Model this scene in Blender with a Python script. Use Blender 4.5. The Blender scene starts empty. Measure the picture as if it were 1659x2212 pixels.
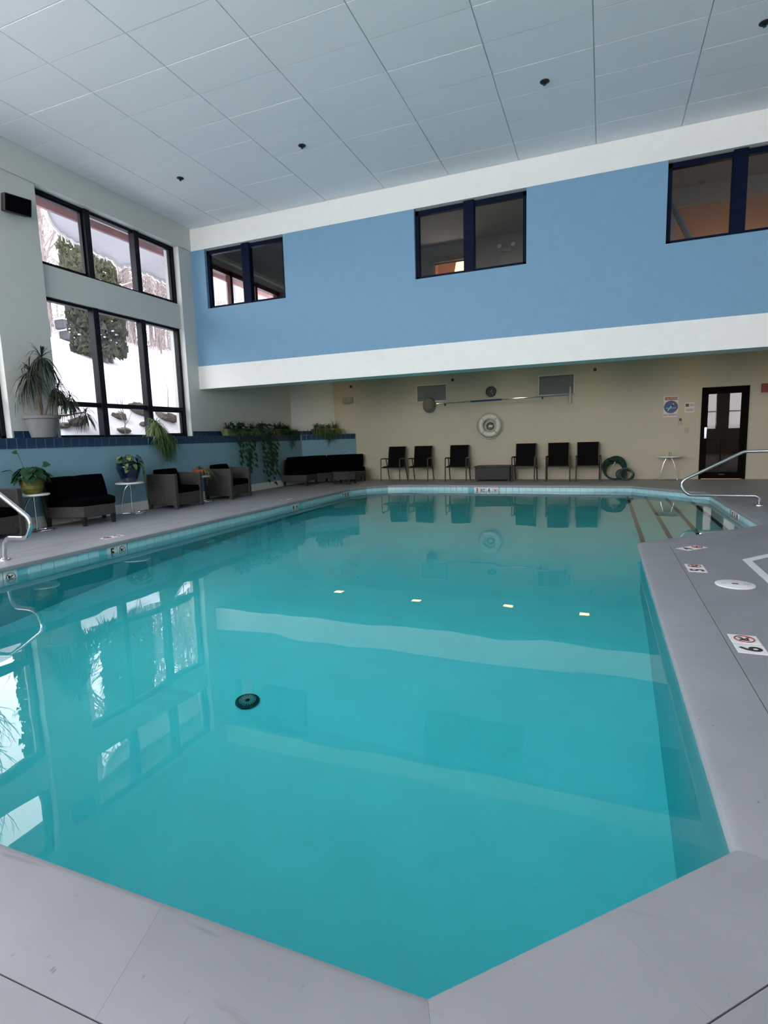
import bpy, bmesh, math, random
from mathutils import Vector, Matrix, Quaternion

# ------------------------------------------------------------------ camera, world, lights, exposure
S = bpy.context.scene
COL = S.collection
R = math.radians
random.seed(7)

YAW, PITCH, ROLL, FPX, EYE = -0.380058292, -0.133709959, -0.0302098885, 1184.293, 1.22
cam_d = bpy.data.cameras.new('camera')
cam = bpy.data.objects.new('camera', cam_d)
COL.objects.link(cam)
fwd = Vector((math.sin(YAW) * math.cos(PITCH), math.cos(YAW) * math.cos(PITCH), math.sin(PITCH)))
rgt = fwd.cross(Vector((0, 0, 1))).normalized()
upv = rgt.cross(fwd)
rgt2 = rgt * math.cos(ROLL) + upv * math.sin(ROLL)
upv2 = -rgt * math.sin(ROLL) + upv * math.cos(ROLL)
cam.matrix_world = Matrix(((rgt2.x, upv2.x, -fwd.x, 0), (rgt2.y, upv2.y, -fwd.y, 0), (rgt2.z, upv2.z, -fwd.z, EYE), (0, 0, 0, 1)))
cam_d.sensor_fit = 'VERTICAL'
cam_d.sensor_height = 36.0
cam_d.lens = FPX / 2212 * 36.0
cam_d.clip_start, cam_d.clip_end = 0.05, 300
S.camera = cam

S.view_settings.view_transform = 'Standard'
S.view_settings.look = 'None'
S.view_settings.exposure = 0.1
S.view_settings.gamma = 1.0
S.view_settings.use_curve_mapping = False
cy = S.cycles
cy.max_bounces = 14
cy.diffuse_bounces = 6
cy.glossy_bounces = 6
cy.transmission_bounces = 10
cy.transparent_max_bounces = 12
cy.caustics_reflective = False
cy.caustics_refractive = True
cy.blur_glossy = 0.3
cy.sample_clamp_indirect = 6.0
cy.use_denoising = True

# an even overcast winter sky
W = bpy.data.worlds.new('overcast_sky')
S.world = W
W.use_nodes = True
bg = W.node_tree.nodes['Background']
bg.inputs['Color'].default_value = (0.97, 0.965, 1.0, 1)
bg.inputs['Strength'].default_value = 7.5


def area(name, loc, direction, sx, sy, watts, color, spread=180):
    d = bpy.data.lights.new(name, 'AREA')
    d.shape = 'RECTANGLE'
    d.size, d.size_y = sx, sy
    d.energy = watts
    d.color = color
    d.spread = R(spread)
    o = bpy.data.objects.new(name, d)
    o.location = loc
    o.rotation_euler = Vector(direction).to_track_quat('-Z', 'Y').to_euler()
    COL.objects.link(o)
    return o


DAY = (1.0, 0.985, 0.985)
# daylight entering by the big windows of the wall behind the photographer and the bays beside him
for x0, x1, p in ((-7.4, -4.4, 60), (-3.9, -0.9, 60)):
    area('daylight_rear', ((x0 + x1) / 2, -6.12, 3.7), (0, 1, 0.25), x1 - x0, 3.0, p * (x1 - x0), DAY)
for x0, x1 in ((4.45, 5.2), (5.75, 6.6)):
    area('daylight_rear', ((x0 + x1) / 2, -1.12, 2.9), (0, 1, 0.25), x1 - x0, 3.2, 22 * (x1 - x0), DAY)
for y0, y1 in ((-1.41, 1.84), (-5.5, -2.25)):
    area('daylight_left', (-8.9, (y0 + y1) / 2, 3.4), (1, 0, 0.25), y1 - y0, 3.9, 170, DAY)
# ------------------------------------------------------------------ helpers


def lin(r, g, b):
    f = lambda c: (c / 255 / 12.92) if c <= 10 else ((c / 255 + 0.055) / 1.055) ** 2.4
    return (f(r), f(g), f(b), 1)


def rgb(r, g, b):
    return (r, g, b, 1)


def mat(name, col, rough=0.6, var=None, bump=None, metal=0.0, spec=0.5, coat=0.0, col2=None):
    """var = (scale, contrast) colour mottling; bump = (scale, strength, distance)."""
    m = bpy.data.materials.new(name)
    m.use_nodes = True
    nt = m.node_tree
    p = nt.nodes['Principled BSDF']
    p.inputs['Base Color'].default_value = col
    p.inputs['Roughness'].default_value = rough
    p.inputs['Metallic'].default_value = metal
    p.inputs['Specular IOR Level'].default_value = spec
    p.inputs['Coat Weight'].default_value = coat
    tc = nt.nodes.new('ShaderNodeTexCoord')
    if var:
        n = nt.nodes.new('ShaderNodeTexNoise')
        n.inputs['Scale'].default_value = var[0]
        n.inputs['Detail'].default_value = 5
        nt.links.new(tc.outputs['Object'], n.inputs['Vector'])
        r = nt.nodes.new('ShaderNodeValToRGB')
        k = var[1]
        c2 = col2 or (min(1, col[0] * (1 + k)), min(1, col[1] * (1 + k)), min(1, col[2] * (1 + k)), 1)
        c1 = col if col2 else (col[0] * (1 - k), col[1] * (1 - k), col[2] * (1 - k), 1)
        r.color_ramp.elements[0].position, r.color_ramp.elements[1].position = 0.3, 0.7
        r.color_ramp.elements[0].color, r.color_ramp.elements[1].color = c1, c2
        nt.links.new(n.outputs['Fac'], r.inputs['Fac'])
        nt.links.new(r.outputs['Color'], p.inputs['Base Color'])
    if bump:
        n2 = nt.nodes.new('ShaderNodeTexNoise')
        n2.inputs['Scale'].default_value = bump[0]
        n2.inputs['Detail'].default_value = 3
        nt.links.new(tc.outputs['Object'], n2.inputs['Vector'])
        b = nt.nodes.new('ShaderNodeBump')
        b.inputs['Strength'].default_value = bump[1]
        b.inputs['Distance'].default_value = bump[2]
        nt.links.new(n2.outputs['Fac'], b.inputs['Height'])
        nt.links.new(b.outputs['Normal'], p.inputs['Normal'])
    return m


def emis(name, col, strength):
    m = bpy.data.materials.new(name)
    m.use_nodes = True
    p = m.node_tree.nodes['Principled BSDF']
    p.inputs['Base Color'].default_value = col
    p.inputs['Emission Color'].default_value = col
    p.inputs['Emission Strength'].default_value = strength
    return m


def pane_glass(name, tint=(0.97, 0.98, 0.98, 1), ior=1.5):
    m = bpy.data.materials.new(name)
    m.use_nodes = True
    nt = m.node_tree
    nt.nodes.remove(nt.nodes['Principled BSDF'])
    out = nt.nodes['Material Output']
    t = nt.nodes.new('ShaderNodeBsdfTransparent')
    t.inputs['Color'].default_value = tint
    g = nt.nodes.new('ShaderNodeBsdfGlossy')
    g.inputs['Roughness'].default_value = 0.0
    f = nt.nodes.new('ShaderNodeFresnel')
    f.inputs['IOR'].default_value = ior
    # the pane is a thin slab seen straight through, so the far face reflects like the near one
    ge = nt.nodes.new('ShaderNodeNewGeometry')
    mr = nt.nodes.new('ShaderNodeMapRange')
    mr.inputs['To Min'].default_value, mr.inputs['To Max'].default_value = ior, 1 / ior
    nt.links.new(ge.outputs['Backfacing'], mr.inputs['Value'])
    nt.links.new(mr.outputs['Result'], f.inputs['IOR'])
    mx = nt.nodes.new('ShaderNodeMixShader')
    nt.links.new(f.outputs[0], mx.inputs[0])
    nt.links.new(t.outputs[0], mx.inputs[1])
    nt.links.new(g.outputs[0], mx.inputs[2])
    nt.links.new(mx.outputs[0], out.inputs['Surface'])
    return m


def water_mat():
    m = bpy.data.materials.new('pool_water')
    m.use_nodes = True
    nt = m.node_tree
    nt.nodes.remove(nt.nodes['Principled BSDF'])
    out = nt.nodes['Material Output']
    g = nt.nodes.new('ShaderNodeBsdfGlass')
    g.inputs['IOR'].default_value = 1.33
    g.inputs['Roughness'].default_value = 0.0
    tc = nt.nodes.new('ShaderNodeTexCoord')
    n = nt.nodes.new('ShaderNodeTexNoise')
    n.inputs['Scale'].default_value = 0.9
    n.inputs['Detail'].default_value = 2
    nt.links.new(tc.outputs['Object'], n.inputs['Vector'])
    b = nt.nodes.new('ShaderNodeBump')
    b.inputs['Strength'].default_value = 0.25
    b.inputs['Distance'].default_value = 0.02
    nt.links.new(n.outputs['Fac'], b.inputs['Height'])
    nt.links.new(b.outputs['Normal'], g.inputs['Normal'])
    v = nt.nodes.new('ShaderNodeVolumeAbsorption')
    v.inputs['Color'].default_value = (0.15, 0.91, 0.928, 1)
    v.inputs['Density'].default_value = 0.6
    nt.links.new(g.outputs[0], out.inputs['Surface'])
    nt.links.new(v.outputs[0], out.inputs['Volume'])
    return m


def snow_slab_mat():
    m = mat('translucent_snow_slab', rgb(.66, .67, .71), 0.8, (2.5, 0.08), (6, 0.3, 0.03))
    nt = m.node_tree
    p = nt.nodes['Principled BSDF']
    t = nt.nodes.new('ShaderNodeBsdfTranslucent')
    t.inputs['Color'].default_value = (.70, .71, .75, 1)
    a = nt.nodes.new('ShaderNodeMixShader')
    a.inputs[0].default_value = 0.5
    nt.links.new(p.outputs[0], a.inputs[1])
    nt.links.new(t.outputs[0], a.inputs[2])
    nt.links.new(a.outputs[0], nt.nodes['Material Output'].inputs['Surface'])
    return m


def wicker_mat(name, c1, c2):
    m = mat(name, c1, 0.7)
    nt = m.node_tree
    p = nt.nodes['Principled BSDF']
    tc = nt.nodes.new('ShaderNodeTexCoord')
    wv = nt.nodes.new('ShaderNodeTexWave')
    wv.wave_type, wv.bands_direction = 'BANDS', 'Z'
    wv.inputs['Scale'].default_value = 30
    wv.inputs['Distortion'].default_value = 2.5
    wv.inputs['Detail'].default_value = 2
    wv.inputs['Detail Scale'].default_value = 3
    nt.links.new(tc.outputs['Object'], wv.inputs['Vector'])
    ns = nt.nodes.new('ShaderNodeTexNoise')
    ns.inputs['Scale'].default_value = 60
    nt.links.new(tc.outputs['Object'], ns.inputs['Vector'])
    mx = nt.nodes.new('ShaderNodeMath')
    mx.operation = 'MULTIPLY'
    nt.links.new(wv.outputs['Fac'], mx.inputs[0])
    nt.links.new(ns.outputs['Fac'], mx.inputs[1])
    r = nt.nodes.new('ShaderNodeValToRGB')
    r.color_ramp.elements[0].color, r.color_ramp.elements[1].color = c1, c2
    r.color_ramp.elements[1].position = 0.7
    nt.links.new(mx.outputs[0], r.inputs['Fac'])
    nt.links.new(r.outputs['Color'], p.inputs['Base Color'])
    b = nt.nodes.new('ShaderNodeBump')
    b.inputs['Strength'].default_value = 0.6
    b.inputs['Distance'].default_value = 0.006
    nt.links.new(mx.outputs[0], b.inputs['Height'])
    nt.links.new(b.outputs['Normal'], p.inputs['Normal'])
    return m


def deck_mat(name, col, grain):
    m = mat(name, col, 0.52, (3.0, 0.06), (grain, 0.16, 0.003))
    nt = m.node_tree
    p = nt.nodes['Principled BSDF']
    base = p.inputs['Base Color'].links[0].from_socket
    tc = nt.nodes.new('ShaderNodeTexCoord')

    def ramp(sock, a, b, va, vb):
        r = nt.nodes.new('ShaderNodeMapRange')
        r.inputs['From Min'].default_value, r.inputs['From Max'].default_value = a, b
        r.inputs['To Min'].default_value, r.inputs['To Max'].default_value = va, vb
        nt.links.new(sock, r.inputs['Value'])
        return r.outputs['Result']
    mp = nt.nodes.new('ShaderNodeMapping')
    mp.inputs['Scale'].default_value = (1.6, .8, 1)
    mp.inputs['Rotation'].default_value = (0, 0, .5)
    nt.links.new(tc.outputs['Object'], mp.inputs['Vector'])
    v = nt.nodes.new('ShaderNodeTexVoronoi')
    v.inputs['Scale'].default_value = 16
    nt.links.new(mp.outputs[0], v.inputs['Vector'])
    n = nt.nodes.new('ShaderNodeTexNoise')
    n.inputs['Scale'].default_value = 2.2
    nt.links.new(tc.outputs['Object'], n.inputs['Vector'])
    pit = ramp(v.outputs['Distance'], .05, .10, 1, 0)
    msk = ramp(n.outputs['Fac'], .46, .56, 0, .75)
    mu = nt.nodes.new('ShaderNodeMath')
    mu.operation = 'MULTIPLY'
    nt.links.new(pit, mu.inputs[0])
    nt.links.new(msk, mu.inputs[1])
    # long dark scuff strokes
    mp2 = nt.nodes.new('ShaderNodeMapping')
    mp2.inputs['Scale'].default_value = (1.2, 9, 1)
    mp2.inputs['Rotation'].default_value = (0, 0, .35)
    nt.links.new(tc.outputs['Object'], mp2.inputs['Vector'])
    n3 = nt.nodes.new('ShaderNodeTexNoise')
    n3.inputs['Scale'].default_value = 2.6
    n3.inputs['Detail'].default_value = 4
    nt.links.new(mp2.outputs[0], n3.inputs['Vector'])
    sc = ramp(n3.outputs['Fac'], .66, .74, 0, .35)
    ad = nt.nodes.new('ShaderNodeMath')
    ad.operation = 'MAXIMUM'
    nt.links.new(mu.outputs[0], ad.inputs[0])
    nt.links.new(sc, ad.inputs[1])
    mx = nt.nodes.new('ShaderNodeMix')
    mx.data_type = 'RGBA'
    nt.links.new(ad.outputs[0], mx.inputs['Factor'])
    nt.links.new(base, mx.inputs['A'])
    mx.inputs['B'].default_value = (col[0] * .42, col[1] * .42, col[2] * .44, 1)
    nt.links.new(mx.outputs['Result'], p.inputs['Base Color'])
    return m


M = dict(
    deck=deck_mat('painted_deck', rgb(.25, .258, .282), 55),
    coping=deck_mat('painted_coping', rgb(.265, .273, .298), 45),
    ceil=mat('ceiling_board', rgb(.80, .81, .83), 0.9, (90, 0.05), (220, 0.25, 0.002)),
    ceilgrid=mat('ceiling_grid', rgb(.66, .70, .73), 0.8, (4, 0.03)),
    white=mat('white_paint', rgb(.80, .80, .77), 0.7, (6, 0.02), (160, 0.1, 0.001)),
    greige=mat('offwhite_paint', rgb(.56, .57, .54), 0.75, (5, 0.02), (160, 0.1, 0.001)),
    cream=mat('cream_paint', rgb(.52, .47, .355), 0.75, (5, 0.02), (160, 0.1, 0.001)),
    blue=mat('blue_paint', rgb(.165, .32, .465), 0.7, (5, 0.025), (150, 0.1, 0.001)),
    paleblue=mat('pale_blue_paint', rgb(.185, .34, .415), 0.7, (5, 0.03), (150, 0.12, 0.001)),
    tile=mat('dark_blue_tile', rgb(.010, .042, .095), 0.3, (8, 0.3), None, spec=0.4),
    grout=mat('grout', rgb(.34, .42, .48), 0.9, (40, 0.1)),
    pooltile=mat('pale_blue_pool_tile', rgb(.47, .76, .82), 0.2, (5, 0.08), None),
    poolgrout=mat('pool_grout', rgb(.45, .70, .73), 0.9, (30, 0.08)),
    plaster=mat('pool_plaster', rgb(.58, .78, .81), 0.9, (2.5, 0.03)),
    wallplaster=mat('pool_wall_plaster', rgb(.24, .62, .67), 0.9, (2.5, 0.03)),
    stepplaster=mat('pool_step_plaster', rgb(.62, .70, .64), 0.9, (2.5, 0.04)),
    nosing=mat('dark_step_tile', rgb(.025, .035, .04), 0.4, (9, 0.2)),
    water=water_mat(),
    glass=pane_glass('window_glass'),
    doorglass=pane_glass('door_glass', (0.62, 0.57, 0.53, 1)),
    navy=mat('navy_window_frame', rgb(.002, .006, .022), 0.5, (8, 0.15), spec=0.08),
    bronze=mat('dark_window_frame', rgb(.005, .006, .010), 0.5, (8, 0.15), spec=0.15),
    redbrown=mat('redbrown_frame', rgb(.14, .045, .03), 0.5, (8, 0.2)),
    black=mat('black_plastic', rgb(.008, .008, .009), 0.5, (30, 0.2)),
    blackfab=mat('black_fabric', rgb(.0022, .0022, .0035), 1.0, (70, 0.25), (200, 0.3, 0.002), spec=0.02),
    sling=mat('black_mesh_sling', rgb(.0055, .005, .0055), 0.9, (120, 0.3), (250, 0.3, 0.001), spec=0.08),
    wicker=wicker_mat('grey_wicker', rgb(.007, .0065, .006), rgb(.115, .107, .10)),
    darkleg=mat('dark_leg', rgb(.012, .011, .011), 0.5, (30, 0.2)),
    chairmetal=mat('grey_chair_frame', rgb(.07, .065, .06), 0.4, (30, 0.15), metal=0.6),
    chrome=mat('chrome', rgb(.75, .76, .77), 0.12, (12, 0.03), metal=1.0),
    steel=mat('stainless_steel', rgb(.62, .63, .64), 0.2, (14, 0.05), (60, 0.05, 0.001), metal=1.0),
    tabletop=mat('white_tabletop', rgb(.80, .80, .76), 0.3, (10, 0.03)),
    marker=mat('white_marker_tile', rgb(.80, .80, .80), 0.3, (12, 0.04)),
    ink=mat('black_ink', rgb(.006, .006, .006), 0.4, (40, 0.1)),
    red=mat('red_print', rgb(.26, .028, .025), 0.5, (40, 0.1)),
    signblue=mat('blue_print', rgb(.03, .10, .26), 0.5, (40, 0.1)),
    signwhite=mat('white_sign', rgb(.66, .62, .58), 0.5, (20, 0.03)),
    brownprint=mat('brown_print', rgb(.10, .055, .02), 0.5, (40, 0.1)),
    vent=mat('grey_louver', rgb(.36, .36, .34), 0.5, (10, 0.06), metal=0.2),
    ring=mat('life_ring_white', rgb(.62, .60, .52), 0.5, (8, 0.04)),
    rope=mat('rope', rgb(.46, .45, .40), 0.9, (90, 0.2)),
    hose=mat('green_hose', rgb(.005, .035, .021), 0.45, (20, 0.25)),
    bluepole=mat('blue_pole', rgb(.03, .08, .22), 0.35, (12, 0.1), metal=0.4),
    net=mat('grey_net', rgb(.16, .15, .13), 0.9, (200, 0.3)),
    urn=mat('dark_blue_glaze', rgb(.004, .010, .035), 0.12, (5, 0.4), None, coat=0.6),
    yellowpot=mat('olive_yellow_pot', rgb(.105, .10, .014), 0.45, (6, 0.12)),
    terracotta=mat('terracotta', rgb(.36, .075, .02), 0.7, (12, 0.12)),
    palepot=mat('pale_grey_pot', rgb(.19, .185, .185), 0.7, (9, 0.04)),
    planter=mat('pale_green_planter', rgb(.21, .23, .10), 0.6, (8, 0.08)),
    soil=mat('soil', rgb(.03, .02, .014), 1.0, (40, 0.4), (60, 0.6, 0.01)),
    leafdark=mat('dark_leaf', rgb(.010, .045, .018), 0.7, (9, 0.4), spec=0.2),
    leafmid=mat('green_leaf', rgb(.035, .09, .02), 0.45, (9, 0.4)),
    leaflight=mat('light_leaf', rgb(.11, .17, .04), 0.5, (9, 0.4)),
    leafdrac=mat('dracaena_leaf', rgb(.018, .028, .014), 0.5, (9, 0.4)),
    stem=mat('woody_stem', rgb(.16, .10, .07), 0.8, (40, 0.3)),
    vine=mat('green_vine', rgb(.05, .09, .03), 0.7, (40, 0.3)),
    snow=mat('snow', rgb(.58, .58, .62), 0.9, (0.8, 0.02), (3.0, 0.5, 0.12)),
    ice=snow_slab_mat(),
    icicle=mat('icicle', rgb(.88, .90, .94), 0.2, (8, 0.04)),
    rock=mat('grey_brown_rock', rgb(.085, .07, .062), 0.9, (4, 0.3), (14, 0.6, 0.05)),
    evergreen=mat('evergreen_foliage', rgb(.055, .058, .028), 0.8, (2.5, 0.5)),
    bark=mat('frosted_bark', rgb(.125, .098, .095), 0.9, (5, 0.3)),
    twig=mat('frosted_twig', rgb(.20, .165, .165), 0.9, (5, 0.25)),
    eave=mat('red_eave_boards', rgb(.40, .225, .24), 0.7, (3.0, 0.18)),
    shed=mat('grey_shed_boards', rgb(.035, .035, .042), 0.8, (4, 0.1)),
    darkwood=mat('dark_wood', rgb(.004, .0025, .002), 0.6, (8, 0.3), spec=0.05),
    corridor=mat('corridor_wood', rgb(.20, .09, .05), 0.6, (4, 0.3)),
    upbeige=mat('upper_room_beige', rgb(.28, .25, .20), 0.8, (4, 0.04)),
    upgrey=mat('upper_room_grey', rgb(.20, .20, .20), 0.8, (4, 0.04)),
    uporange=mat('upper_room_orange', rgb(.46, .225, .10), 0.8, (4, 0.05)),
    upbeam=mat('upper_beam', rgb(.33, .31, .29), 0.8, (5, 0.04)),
    wood=mat('oak_door_frame', rgb(.22, .11, .05), 0.5, (6, 0.2)),
    lampshade=emis('warm_lamp', (1.0, 0.74, 0.38, 1), 2.2),
    downlight=emis('downlight_lens', (1.0, 0.72, 0.25, 1), 9.0),
    beige=mat('beige_plastic', rgb(.40, .37, .26), 0.5, (10, 0.03)),
    line=mat('white_line_paint', rgb(.70, .71, .72), 0.6, (20, 0.06)),
    joint=mat('joint_sealant', rgb(.05, .05, .055), 0.9, (20, 0.3)),
    palejoint=mat('pale_joint_sealant', rgb(.42, .42, .41), 0.9, (20, 0.1)),
)


class MB:
    def __init__(self):
        self.v, self.f = [], []

    def add(self, vs, fs, T=None):
        o = len(self.v)
        self.v += [tuple(T @ Vector(p)) if T else tuple(p) for p in vs]
        self.f += [tuple(i + o for i in q) for q in fs]
        return self

    def box(self, lo, hi, T=None):
        x0, y0, z0 = lo
        x1, y1, z1 = hi
        return self.add([(x0, y0, z0), (x1, y0, z0), (x1, y1, z0), (x0, y1, z0), (x0, y0, z1), (x1, y0, z1), (x1, y1, z1), (x0, y1, z1)],
                        [(0, 3, 2, 1), (4, 5, 6, 7), (0, 1, 5, 4), (1, 2, 6, 5), (2, 3, 7, 6), (3, 0, 4, 7)], T)

    def prism(self, poly, z0, z1, T=None):
        n = len(poly)
        vs = [(x, y, z0) for x, y in poly] + [(x, y, z1) for x, y in poly]
        fs = [tuple(range(n - 1, -1, -1)), tuple(range(n, 2 * n))] + [(i, (i + 1) % n, n + (i + 1) % n, n + i) for i in range(n)]
        return self.add(vs, fs, T)

    def rbox(self, lo, hi, r=0.02, seg=2, T=None):
        return self.rprism([(lo[0], lo[1]), (hi[0], lo[1]), (hi[0], hi[1]), (lo[0], hi[1])], lo[2], hi[2], r, seg, T)

    def rprism(self, poly, z0, z1, r=0.02, seg=2, T=None):
        t = MB().prism(poly, z0, z1)
        bm = bmesh.new()
        vs = [bm.verts.new(p) for p in t.v]
        for q in t.f:
            bm.faces.new([vs[i] for i in q])
        bmesh.ops.bevel(bm, geom=bm.edges[:], offset=r, segments=seg, profile=0.5, affect='EDGES', clamp_overlap=True)
        bm.verts.index_update()
        self.add([v.co[:] for v in bm.verts], [[v.index for v in f.verts] for f in bm.faces], T)
        bm.free()
        return self

    def tube(self, pts, r, n=8, closed=False, T=None, r1=None):
        pts = [Vector(p) for p in pts]
        N = len(pts)
        tang = []
        for i in range(N):
            a = pts[(i - 1) % N] if (closed or i > 0) else pts[i]
            b = pts[(i + 1) % N] if (closed or i < N - 1) else pts[i]
            d = b - a
            tang.append(d.normalized() if d.length > 1e-9 else Vector((0, 0, 1)))
        u = tang[0].orthogonal().normalized()
        vs, fs = [], []
        for i in range(N):
            t = tang[i]
            u = u - t * u.dot(t)
            u = u.normalized() if u.length > 1e-6 else t.orthogonal().normalized()
            w = t.cross(u)
            rr = r if r1 is None else r + (r1 - r) * i / max(1, N - 1)
            for k in range(n):
                a = 2 * math.pi * k / n
                vs.append(tuple(pts[i] + (u * math.cos(a) + w * math.sin(a)) * rr))
        for i in range(N if closed else N - 1):
            j = (i + 1) % N
            for k in range(n):
                fs.append((i * n + k, i * n + (k + 1) % n, j * n + (k + 1) % n, j * n + k))
        if not closed:
            fs.append(tuple(range(n - 1, -1, -1)))
            fs.append(tuple((N - 1) * n + k for k in range(n)))
        return self.add(vs, fs, T)

    def lathe(self, prof, n=24, T=None):
        vs, fs = [], []
        for r, z in prof:
            for k in range(n):
                a = 2 * math.pi * k / n
                vs.append((r * math.cos(a), r * math.sin(a), z))
        for i in range(len(prof) - 1):
            for k in range(n):
                fs.append((i * n + k, i * n + (k + 1) % n, (i + 1) * n + (k + 1) % n, (i + 1) * n + k))
        fs.append(tuple(range(n - 1, -1, -1)))
        fs.append(tuple((len(prof) - 1) * n + k for k in range(n)))
        return self.add(vs, fs, T)

    def strap(self, base, ang, L, w, rise, droop, seg=5, T=None):
        """a strap leaf: starts upward, arches outward in direction ang and droops"""
        vs, fs = [], []
        dx, dy = math.cos(ang), math.sin(ang)
        px, py = -dy, dx
        for i in range(seg + 1):
            t = i / seg
            h = L * (0.75 * t if rise < 0.9 else 0.45 * t)
            z = L * (rise * t - droop * t * t)
            ww = w * (0.55 + 0.9 * t * (1 - t)) * (1 - t ** 3) * 0.5 + 0.0006
            c = (base[0] + dx * h, base[1] + dy * h, base[2] + z)
            vs += [(c[0] + px * ww, c[1] + py * ww, c[2] + ww * 0.3), (c[0] - px * ww, c[1] - py * ww, c[2] + ww * 0.3)]
        for i in range(seg):
            fs.append((2 * i, 2 * i + 1, 2 * i + 3, 2 * i + 2))
        return self.add(vs, fs, T)

    def heart(self, base, d, nrm, L, w):
        """a heart shaped leaf from base along d, face normal nrm"""
        d = Vector(d).normalized()
        s = d.cross(Vector(nrm)).normalized()
        n = s.cross(d)
        b = Vector(base)
        pr = [(0, 0.0, 0), (-.12, .28, .02), (.1, .48, .05), (.4, .46, .06), (.72, .26, .03), (1, 0, -.06)]
        mid = [(.0, 0), (.15, -.02), (.45, -.02), (.72, -.03)]
        vs = [b + d * (L * t) + s * (w * a) + n * (L * z) for t, a, z in pr] + [b + d * (L * t) - s * (w * a) + n * (L * z) for t, a, z in pr[1:5]] + [b + d * (L * t) + n * (L * z) for t, z in mid[1:]]
        R_ = [0, 1, 2, 3, 4, 5]
        L_ = [0, 6, 7, 8, 9, 5]
        C_ = [0, 10, 11, 12, 5]
        fs = [(0, 1, 2, 10), (10, 2, 3, 11), (11, 3, 4, 12), (12, 4, 5), (0, 10, 7, 6), (10, 11, 8, 7), (11, 12, 9, 8), (12, 5, 9)]
        return self.add([tuple(p) for p in vs], fs)

    def blob(self, c, r, n=6, m=4, jit=0.2, rnd=random):
        vs, fs = [], []
        for j in range(1, m):
            th = math.pi * j / m
            for k in range(n):
                a = 2 * math.pi * k / n
                q = 1 + rnd.uniform(-jit, jit)
                vs.append((c[0] + r[0] * q * math.sin(th) * math.cos(a), c[1] + r[1] * q * math.sin(th) * math.sin(a), c[2] + r[2] * q * math.cos(th)))
        t = len(vs)
        vs += [(c[0], c[1], c[2] + r[2]), (c[0], c[1], c[2] - r[2])]
        for j in range(m - 2):
            for k in range(n):
                fs.append((j * n + k, (j + 1) * n + k, (j + 1) * n + (k + 1) % n, j * n + (k + 1) % n))
        for k in range(n):
            fs.append((t, k, (k + 1) % n))
            fs.append((t + 1, (m - 2) * n + (k + 1) % n, (m - 2) * n + k))
        return self.add(vs, fs)

    def keep_off(self, xmin):
        # leaves bend along the wall instead of growing into it
        self.v = [(max(p[0], xmin + .02 * (k % 7) / 7), p[1], p[2]) for k, p in enumerate(self.v)]
        return self

    def build(self, name, m, parent=None, smooth=False, kind=None, label=None, loc=None):
        me = bpy.data.meshes.new(name)
        me.from_pydata(self.v, [], self.f)
        me.materials.append(m)
        if smooth:
            me.polygons.foreach_set('use_smooth', [True] * len(me.polygons))
            try:
                me.set_sharp_from_angle(angle=R(40))
            except Exception:
                pass
        o = bpy.data.objects.new(name, me)
        COL.objects.link(o)
        if loc:
            o.location = loc
        if parent:
            o.parent = parent
        if kind:
            o['kind'] = kind
        if label:
            o['label'] = label
        return o


def link_mesh(name, me, parent=None, loc=(0, 0, 0), rot=None):
    o = bpy.data.objects.new(name, me)
    COL.objects.link(o)
    o.location = loc
    if rot:
        o.rotation_euler = rot
    if parent:
        o.parent = parent
    return o


def tag(o, label=None, cat=None, group=None, kind=None):
    if label:
        o['label'] = label
    if cat:
        o['category'] = cat
    if group:
        o['group'] = group
    if kind:
        o['kind'] = kind
    return o


def thing(name, label, cat, loc=(0, 0, 0), rz=0.0, group=None):
    o = bpy.data.objects.new(name, None)
    o.empty_display_size = 0.1
    COL.objects.link(o)
    o.location = loc
    o.rotation_euler = (0, 0, rz)
    return tag(o, label, cat, group)


def copy_thing(src, loc, rz=0.0, label=None, group=None):
    c = src.copy()
    COL.objects.link(c)
    c.location = loc
    c.rotation_euler = (0, 0, rz)
    if label:
        c['label'] = label
    if group:
        c['group'] = group
    for ch in list(src.children):
        d = ch.copy()
        COL.objects.link(d)
        d.parent = c
        for g in list(ch.children):
            e = g.copy()
            COL.objects.link(e)
            e.parent = d
    return c


def text_mb(s, size, bold=0.012, depth=0.0015):
    cu = bpy.data.curves.new('lettering', 'FONT')
    cu.body = s
    cu.size = size
    cu.align_x, cu.align_y = 'CENTER', 'CENTER'
    cu.offset = bold * size
    cu.extrude = depth
    cu.resolution_u = 4
    o = bpy.data.objects.new('lettering', cu)
    COL.objects.link(o)
    bpy.context.view_layer.update()
    me = bpy.data.meshes.new_from_object(o.evaluated_get(bpy.context.evaluated_depsgraph_get()))
    mb = MB()
    mb.add([v.co[:] for v in me.vertices], [tuple(p.vertices) for p in me.polygons])
    bpy.data.objects.remove(o)
    bpy.data.curves.remove(cu)
    bpy.data.meshes.remove(me)
    # centre on the glyphs' own box
    xs, ys = [p[0] for p in mb.v], [p[1] for p in mb.v]
    cx, cyy = (min(xs) + max(xs)) / 2, (min(ys) + max(ys)) / 2
    mb.v = [(p[0] - cx, p[1] - cyy, p[2]) for p in mb.v]
    return mb


def frame_matrix(o, right, up):
    r, u = Vector(right).normalized(), Vector(up).normalized()
    n = r.cross(u)
    return Matrix(((r.x, u.x, n.x, o[0]), (r.y, u.y, n.y, o[1]), (r.z, u.z, n.z, o[2]), (0, 0, 0, 1)))


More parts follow.
